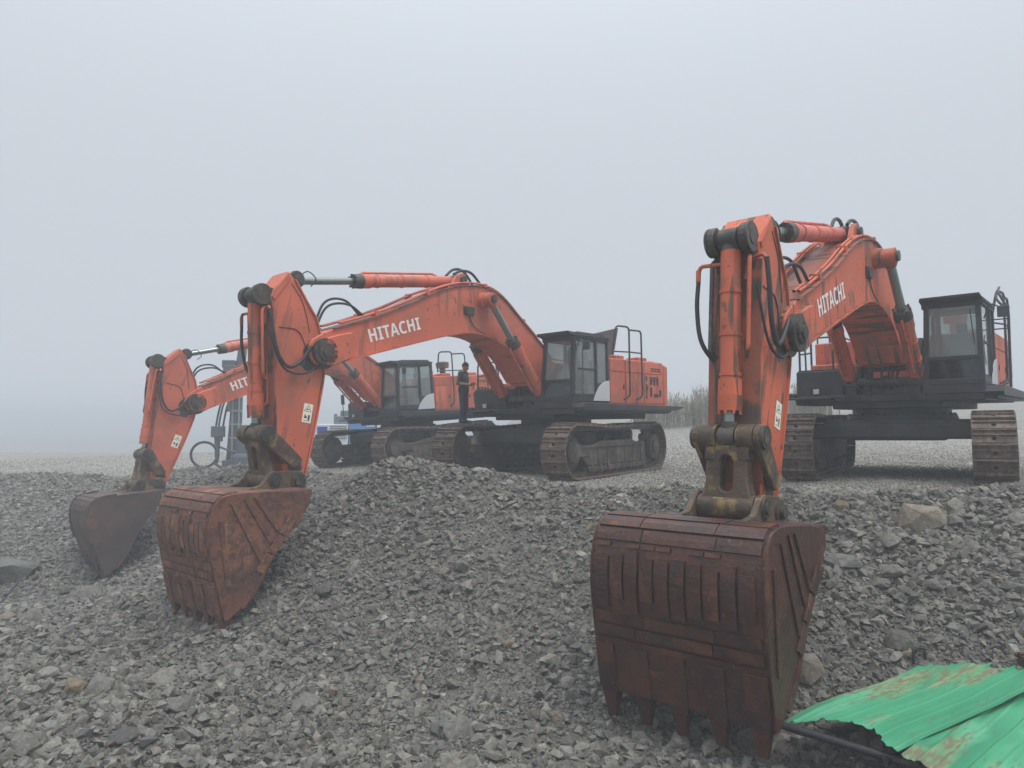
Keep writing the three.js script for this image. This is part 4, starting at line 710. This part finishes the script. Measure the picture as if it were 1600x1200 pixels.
{
  const x0 = -8.1, z0 = -36, g = thing('generator_set', 'white and blue machine set in the fog behind the left excavator tracks', 'generator', V(x0, gh(x0, z0), z0)), H = EYE - gh(x0, z0);
  const white = new THREE.MeshStandardMaterial({ color: 0xd5dadf, roughness: .5 }), blue = new THREE.MeshStandardMaterial({ color: 0x35469a, roughness: .5 }), sky = new THREE.MeshStandardMaterial({ color: 0x5f8fc4, roughness: .5 }), grey = new THREE.MeshStandardMaterial({ color: 0x6c7478, roughness: .6 });
  put('skid', [bx(-1.9, 2.2, .0, .25, -.7, .7, .02)], grey, g);
  const c = put('cabinet', [bx(-1.75, .0, .25, H - .18, -.6, .6, .03)], white, g);
  put('door', bx(-1.5, -1.0, H - .75, H - .3, .6, .615, .004), blue, c);
  for (let i = 0; i < 6; i++) put('louvre', hex([[-.88, H - .9 + i * .12, .6], [-.05, H - .9 + i * .12, .6], [-.05, H - .84 + i * .12, .6], [-.88, H - .84 + i * .12, .6], [-.88, H - .88 + i * .12, .64], [-.05, H - .88 + i * .12, .64], [-.05, H - .86 + i * .12, .62], [-.88, H - .86 + i * .12, .62]]), grey, c);
  put('engine', [bx(-.75, .3, H - .18, H + .22, -.4, .4, .04), bx(-.45, .1, H + .2, H + .5, -.3, .3, .05), cyl(V(.0, H + .3, 0), V(.5, H + .38, 0), .09, .09, 10), cyl(V(-.7, H + .1, .2), V(-.7, H + .32, .2), .08, .08, 10)], grey, g);
  put('tank', [bx(.05, 1.35, .25, H + .02, -.55, .55, .05)], sky, g);
  put('side_board', [bx(.2, 1.2, H - .12, H + .06, .555, .575), bx(.9, 1.3, H - .3, H - .14, .555, .575)], white, g);
  put('water_tank', [bx(1.4, 1.8, .25, H + .12, -.5, .5, .06), bx(1.75, 2.1, .25, H - .12, -.5, .5, .06)], white, g);
}
{
  seed = 909; const gs = [], col = [], c = new THREE.Color();
  const blade = (x, y, z, h, w, lx, lz, cr) => { const a = rr(0, 6.28), ca = Math.cos(a) * w, sa = Math.sin(a) * w, P = []; for (let k = 0; k <= 4; k++) { const f = k / 4; P.push([x + lx * f * f, y + h * f * (1 - .12 * f * f), z + lz * f * f, (1 - f * .85)]); } for (let k = 0; k < 4; k++) { const p = P[k], q = P[k + 1]; const v = [[p[0] - ca * p[3], p[1], p[2] - sa * p[3]], [p[0] + ca * p[3], p[1], p[2] + sa * p[3]], [q[0] + ca * q[3], q[1], q[2] + sa * q[3]], [q[0] - ca * q[3], q[1], q[2] - sa * q[3]]]; for (const i of [0, 1, 2, 0, 2, 3]) { gs.push(...v[i]); col.push(...cr); } } };
  const tones = [[.26, .22, .15], [.2, .19, .12], [.32, .27, .19], [.15, .16, .1]];
  for (let i = 0; i < 1500; i++) {
    const x = rr(7.2, 18.5), z = -39.5 - rr(0, 3.5) - 1.2 * vnoise(x * .6, 3, 4), dn = vnoise(x * .8, z * .5, 71); if (dn < .3 * rnd() + .1) continue;
    const y = gh(x, z) - .05, h = (1.1 + 1.7 * dn) * rr(.6, 1.15), lx = rr(-.35, .35), lz = rr(-.35, .35), t = tones[i % 4];
    blade(x, y, z, h, .014, lx, lz, t); for (let k = 0; k < 4; k++) blade(x + lx * .2, y + h * rr(.15, .7), z + lz * .2, h * rr(.25, .5), .02, rr(-.5, .5), rr(-.5, .5), t); if (rnd() < .5) blade(x + lx * .95, y + h * .86, z + lz * .95, .3, .05, rr(-.12, .12), rr(-.12, .12), [.34, .3, .24]);
  }
  const g = new THREE.BufferGeometry(); g.setAttribute('position', new THREE.Float32BufferAttribute(gs, 3)); g.setAttribute('color', new THREE.Float32BufferAttribute(col, 3)); g.computeVertexNormals();
  const o = new THREE.Mesh(g, new THREE.MeshStandardMaterial({ vertexColors: true, roughness: .9, side: THREE.DoubleSide })); o.name = 'reeds'; o.castShadow = o.receiveShadow = true; scene.add(o); tag(o, 'dry pale reeds in the fog between the middle and right excavators', 'reeds', null, 'stuff');
}

// ---------------------------------------------------------------- person on the middle machine's far track
function sdfMesh(res, c, h, dist) { // marching cubes of a distance field in the box centre c, half size h
  const mc = new MarchingCubes(res, new THREE.MeshBasicMaterial(), false, false, 400000); mc.isolation = 0; mc.reset();
  const half = res / 2; for (let k = 0; k < res; k++) for (let j = 0; j < res; j++) for (let i = 0; i < res; i++) mc.field[i + j * res + k * res * res] = -dist((i - half) / half * h[0] + c[0], (j - half) / half * h[1] + c[1], (k - half) / half * h[2] + c[2]);
  mc.update(); const n = mc.count, p = new Float32Array(n * 3); for (let i = 0; i < n; i++) for (let a = 0; a < 3; a++) p[i * 3 + a] = mc.positionArray[i * 3 + a] * h[a] + c[a];
  let g = new THREE.BufferGeometry(); g.setAttribute('position', new THREE.BufferAttribute(p, 3)); g = mergeVertices(g, 1e-5); g.computeVertexNormals(); return g.toNonIndexed();
}
const cap = (x, y, z, a, b, ra, rb) => { const dx = b[0] - a[0], dy = b[1] - a[1], dz = b[2] - a[2], t = clamp(((x - a[0]) * dx + (y - a[1]) * dy + (z - a[2]) * dz) / (dx * dx + dy * dy + dz * dz)); return Math.hypot(x - a[0] - t * dx, y - a[1] - t * dy, z - a[2] - t * dz) - mix(ra, rb, t); };
const smin = (a, b, k) => { const h = clamp(.5 + .5 * (b - a) / k); return mix(b, a, h) - k * h * (1 - h); };
const ell = (x, y, z, c, r) => { const k = Math.hypot((x - c[0]) / r[0], (y - c[1]) / r[1], (z - c[2]) / r[2]); return (k - 1) * Math.min(...r); };
{
  const pose = V(-1.31, EYE - .075, -19.36), pn = thing('person', 'person in dark shirt and navy trousers standing on a track, looking at a handheld', 'person', pose);
  pn.rotation.y = -.45; pn.scale.setScalar(.985);
  const bones = [];
  for (const s of [-1, 1]) bones.push([[0, .9, s * .085], [.02, .48, s * .1], .1, .068, 1], [[.02, .48, s * .1], [-.02, .09, s * .11], .066, .05, 1], [[-.03, .05, s * .11], [.15, .035, s * .135], .05, .04, 2], [[-.01, 1.36, s * .165], [-.04, 1.09, s * .215], .066, .052, 3], [[-.04, 1.09, s * .215], [.2, 1.05, s * .1], .045, .032, 4]);
  bones.push([[0, .93, -.05], [0, .93, .05], .125, .125, 1], [[.01, 1.0, 0], [0, 1.22, 0], .125, .135, 3], [[-.005, 1.24, -.07], [-.005, 1.24, .07], .115, .115, 3], [[-.01, 1.37, -.13], [-.01, 1.37, .13], .065, .065, 3], [[0, 1.38, 0], [.03, 1.5, 0], .058, .052, 4]);
  const bd = (x, y, z) => { let d = 9; for (const b of bones) d = smin(d, cap(x, y, z, b[0], b[1], b[2], b[3]), .035); return d; };
  const body = sdfMesh(132, [.05, .74, 0], [.42, .82, .36], bd);
  const H = [.055, 1.545, 0];
  const hd = (x, y, z) => { // head bowed forward
    const a = .38, X = (x - H[0]) * Math.cos(a) + (H[1] - y) * -Math.sin(a) * -1, Yy = (y - H[1]) * Math.cos(a) + (x - H[0]) * Math.sin(a), Z = z, xx = (x - H[0]) * Math.cos(a) - (y - H[1]) * Math.sin(a);
    let d = smin(ell(xx, Yy, Z, [-.005, .025, 0], [.096, .1, .078]), ell(xx, Yy, Z, [.03, -.05, 0], [.062, .07, .056]), .03);
    d = smin(d, cap(xx, Yy, Z, [.092, .015, 0], [.108, -.022, 0], .009, .014), .012); // nose
    for (const s of [-1, 1]) { d = smin(d, ell(xx, Yy, Z, [0, -.01, s * .078], [.022, .032, .01]), .006); d = Math.max(d, -(Math.hypot(xx - .098, Yy - .022, Z - s * .032) - .013)); }
    d = smin(d, cap(xx, Yy, Z, [.086, -.062, -.02], [.086, -.062, .02], .008, .008), .008); return smin(d, cap(x, y, z, [0, 1.36, 0], [.035, 1.5, 0], .056, .05), .03);
  };
  const head = sdfMesh(64, [.06, 1.53, 0], [.17, .19, .15], hd);
  const hands = [-1, 1].map(s => {
    const w = [.2, 1.05, s * .1], kn = [.285, 1.075, s * .055], f = [];
    for (let i = 0; i < 4; i++) { const o = (i - 1.5) * .02, b = [kn[0] - Math.abs(o) * .1, kn[1] - .012 + .0 * i, kn[2] + s * -.0 + o * .3], m = [b[0] + .03, b[1] - .012 + o * .5, b[2] - s * .022], e = [m[0] + .012 + o * .3, m[1] + .016, m[2] - s * .024]; b[1] += o * .8; m[1] += o * .4; f.push([b, m, .0095, .0088], [m, e, .0088, .0075]); }
    const tb = [.235, 1.075, s * .075], tm = [.265, 1.1, s * .045]; f.push([tb, tm, .012, .0105], [tm, [.295, 1.105, s * .025], .0105, .0085]);
    return sdfMesh(64, [.255, 1.07, s * .06], [.1, .1, .1], (x, y, z) => { let d = smin(cap(x, y, z, w, [.225, 1.055, s * .085], .03, .028), cap(x, y, z, [.23, 1.06, s * .082], kn, .027, .025), .02); for (const q of f) d = smin(d, cap(x, y, z, q[0], q[1], q[2], q[3]), .006); return d; });
  });
  const g = mergeGeometries([body, head, ...hands].map(q => { for (const k of Object.keys(q.attributes)) if (k !== 'position' && k !== 'normal') q.deleteAttribute(k); return q; })), P = g.attributes.position, col = [];
  const skin = [.36, .2, .13], shirt = [.05, .062, .06], trou = [.03, .032, .05], shoe = [.03, .03, .03];
  for (let i = 0; i < P.count; i++) { const x = P.getX(i), y = P.getY(i), z = P.getZ(i); let b = 9, kd = 4; for (const q of bones) { const d = cap(x, y, z, q[0], q[1], q[2], q[3]); if (d < b) { b = d; kd = q[4]; } } const c = y > 1.42 || (x > .03 && y > 1.0 && y < 1.13 && kd === 4) || x > .2 ? skin : kd === 2 || y < .07 ? shoe : kd === 1 ? trou : kd === 4 && y < 1.2 ? skin : shirt; col.push(...c); }
  g.setAttribute('color', new THREE.Float32BufferAttribute(col, 3));
  const o = new THREE.Mesh(g, new THREE.MeshStandardMaterial({ vertexColors: true, roughness: .85 })); o.name = 'body'; o.castShadow = o.receiveShadow = true; pn.add(o);
  const hair = sdfMesh(48, [.03, 1.58, 0], [.16, .14, .13], (x, y, z) => { const a = .38, xx = (x - H[0]) * Math.cos(a) - (y - H[1]) * Math.sin(a), Yy = (y - H[1]) * Math.cos(a) + (x - H[0]) * Math.sin(a); return Math.max(ell(xx, Yy, z, [-.012, .032, 0], [.1, .104, .086]), .035 - Yy - Math.max(0, -xx - .0) * 1.3, xx - .07 - Math.max(0, Yy - .05) * .5); });
  const hm = new THREE.Mesh(hair, new THREE.MeshStandardMaterial({ color: 0x1c1a19, roughness: .8 })); hm.name = 'hair'; hm.castShadow = true; pn.add(hm);
  put('belt', [new THREE.TorusGeometry(.128, .012, 6, 24).rotateX(Math.PI / 2).scale(1, 1, 1.32).translate(0, .985, 0)], MAT.hose, pn);
  pn.updateMatrixWorld();
  const ph = thing('phone', 'small dark handheld device in the person\'s hands', 'phone', pn.localToWorld(V(.3, 1.09, 0)));
  ph.rotation.y = -.45; put('case', [new RoundedBoxGeometry(.09, .012, .17, 2, .005).rotateZ(.35)], MAT.hose, ph);
}

renderer.render(scene, camera);
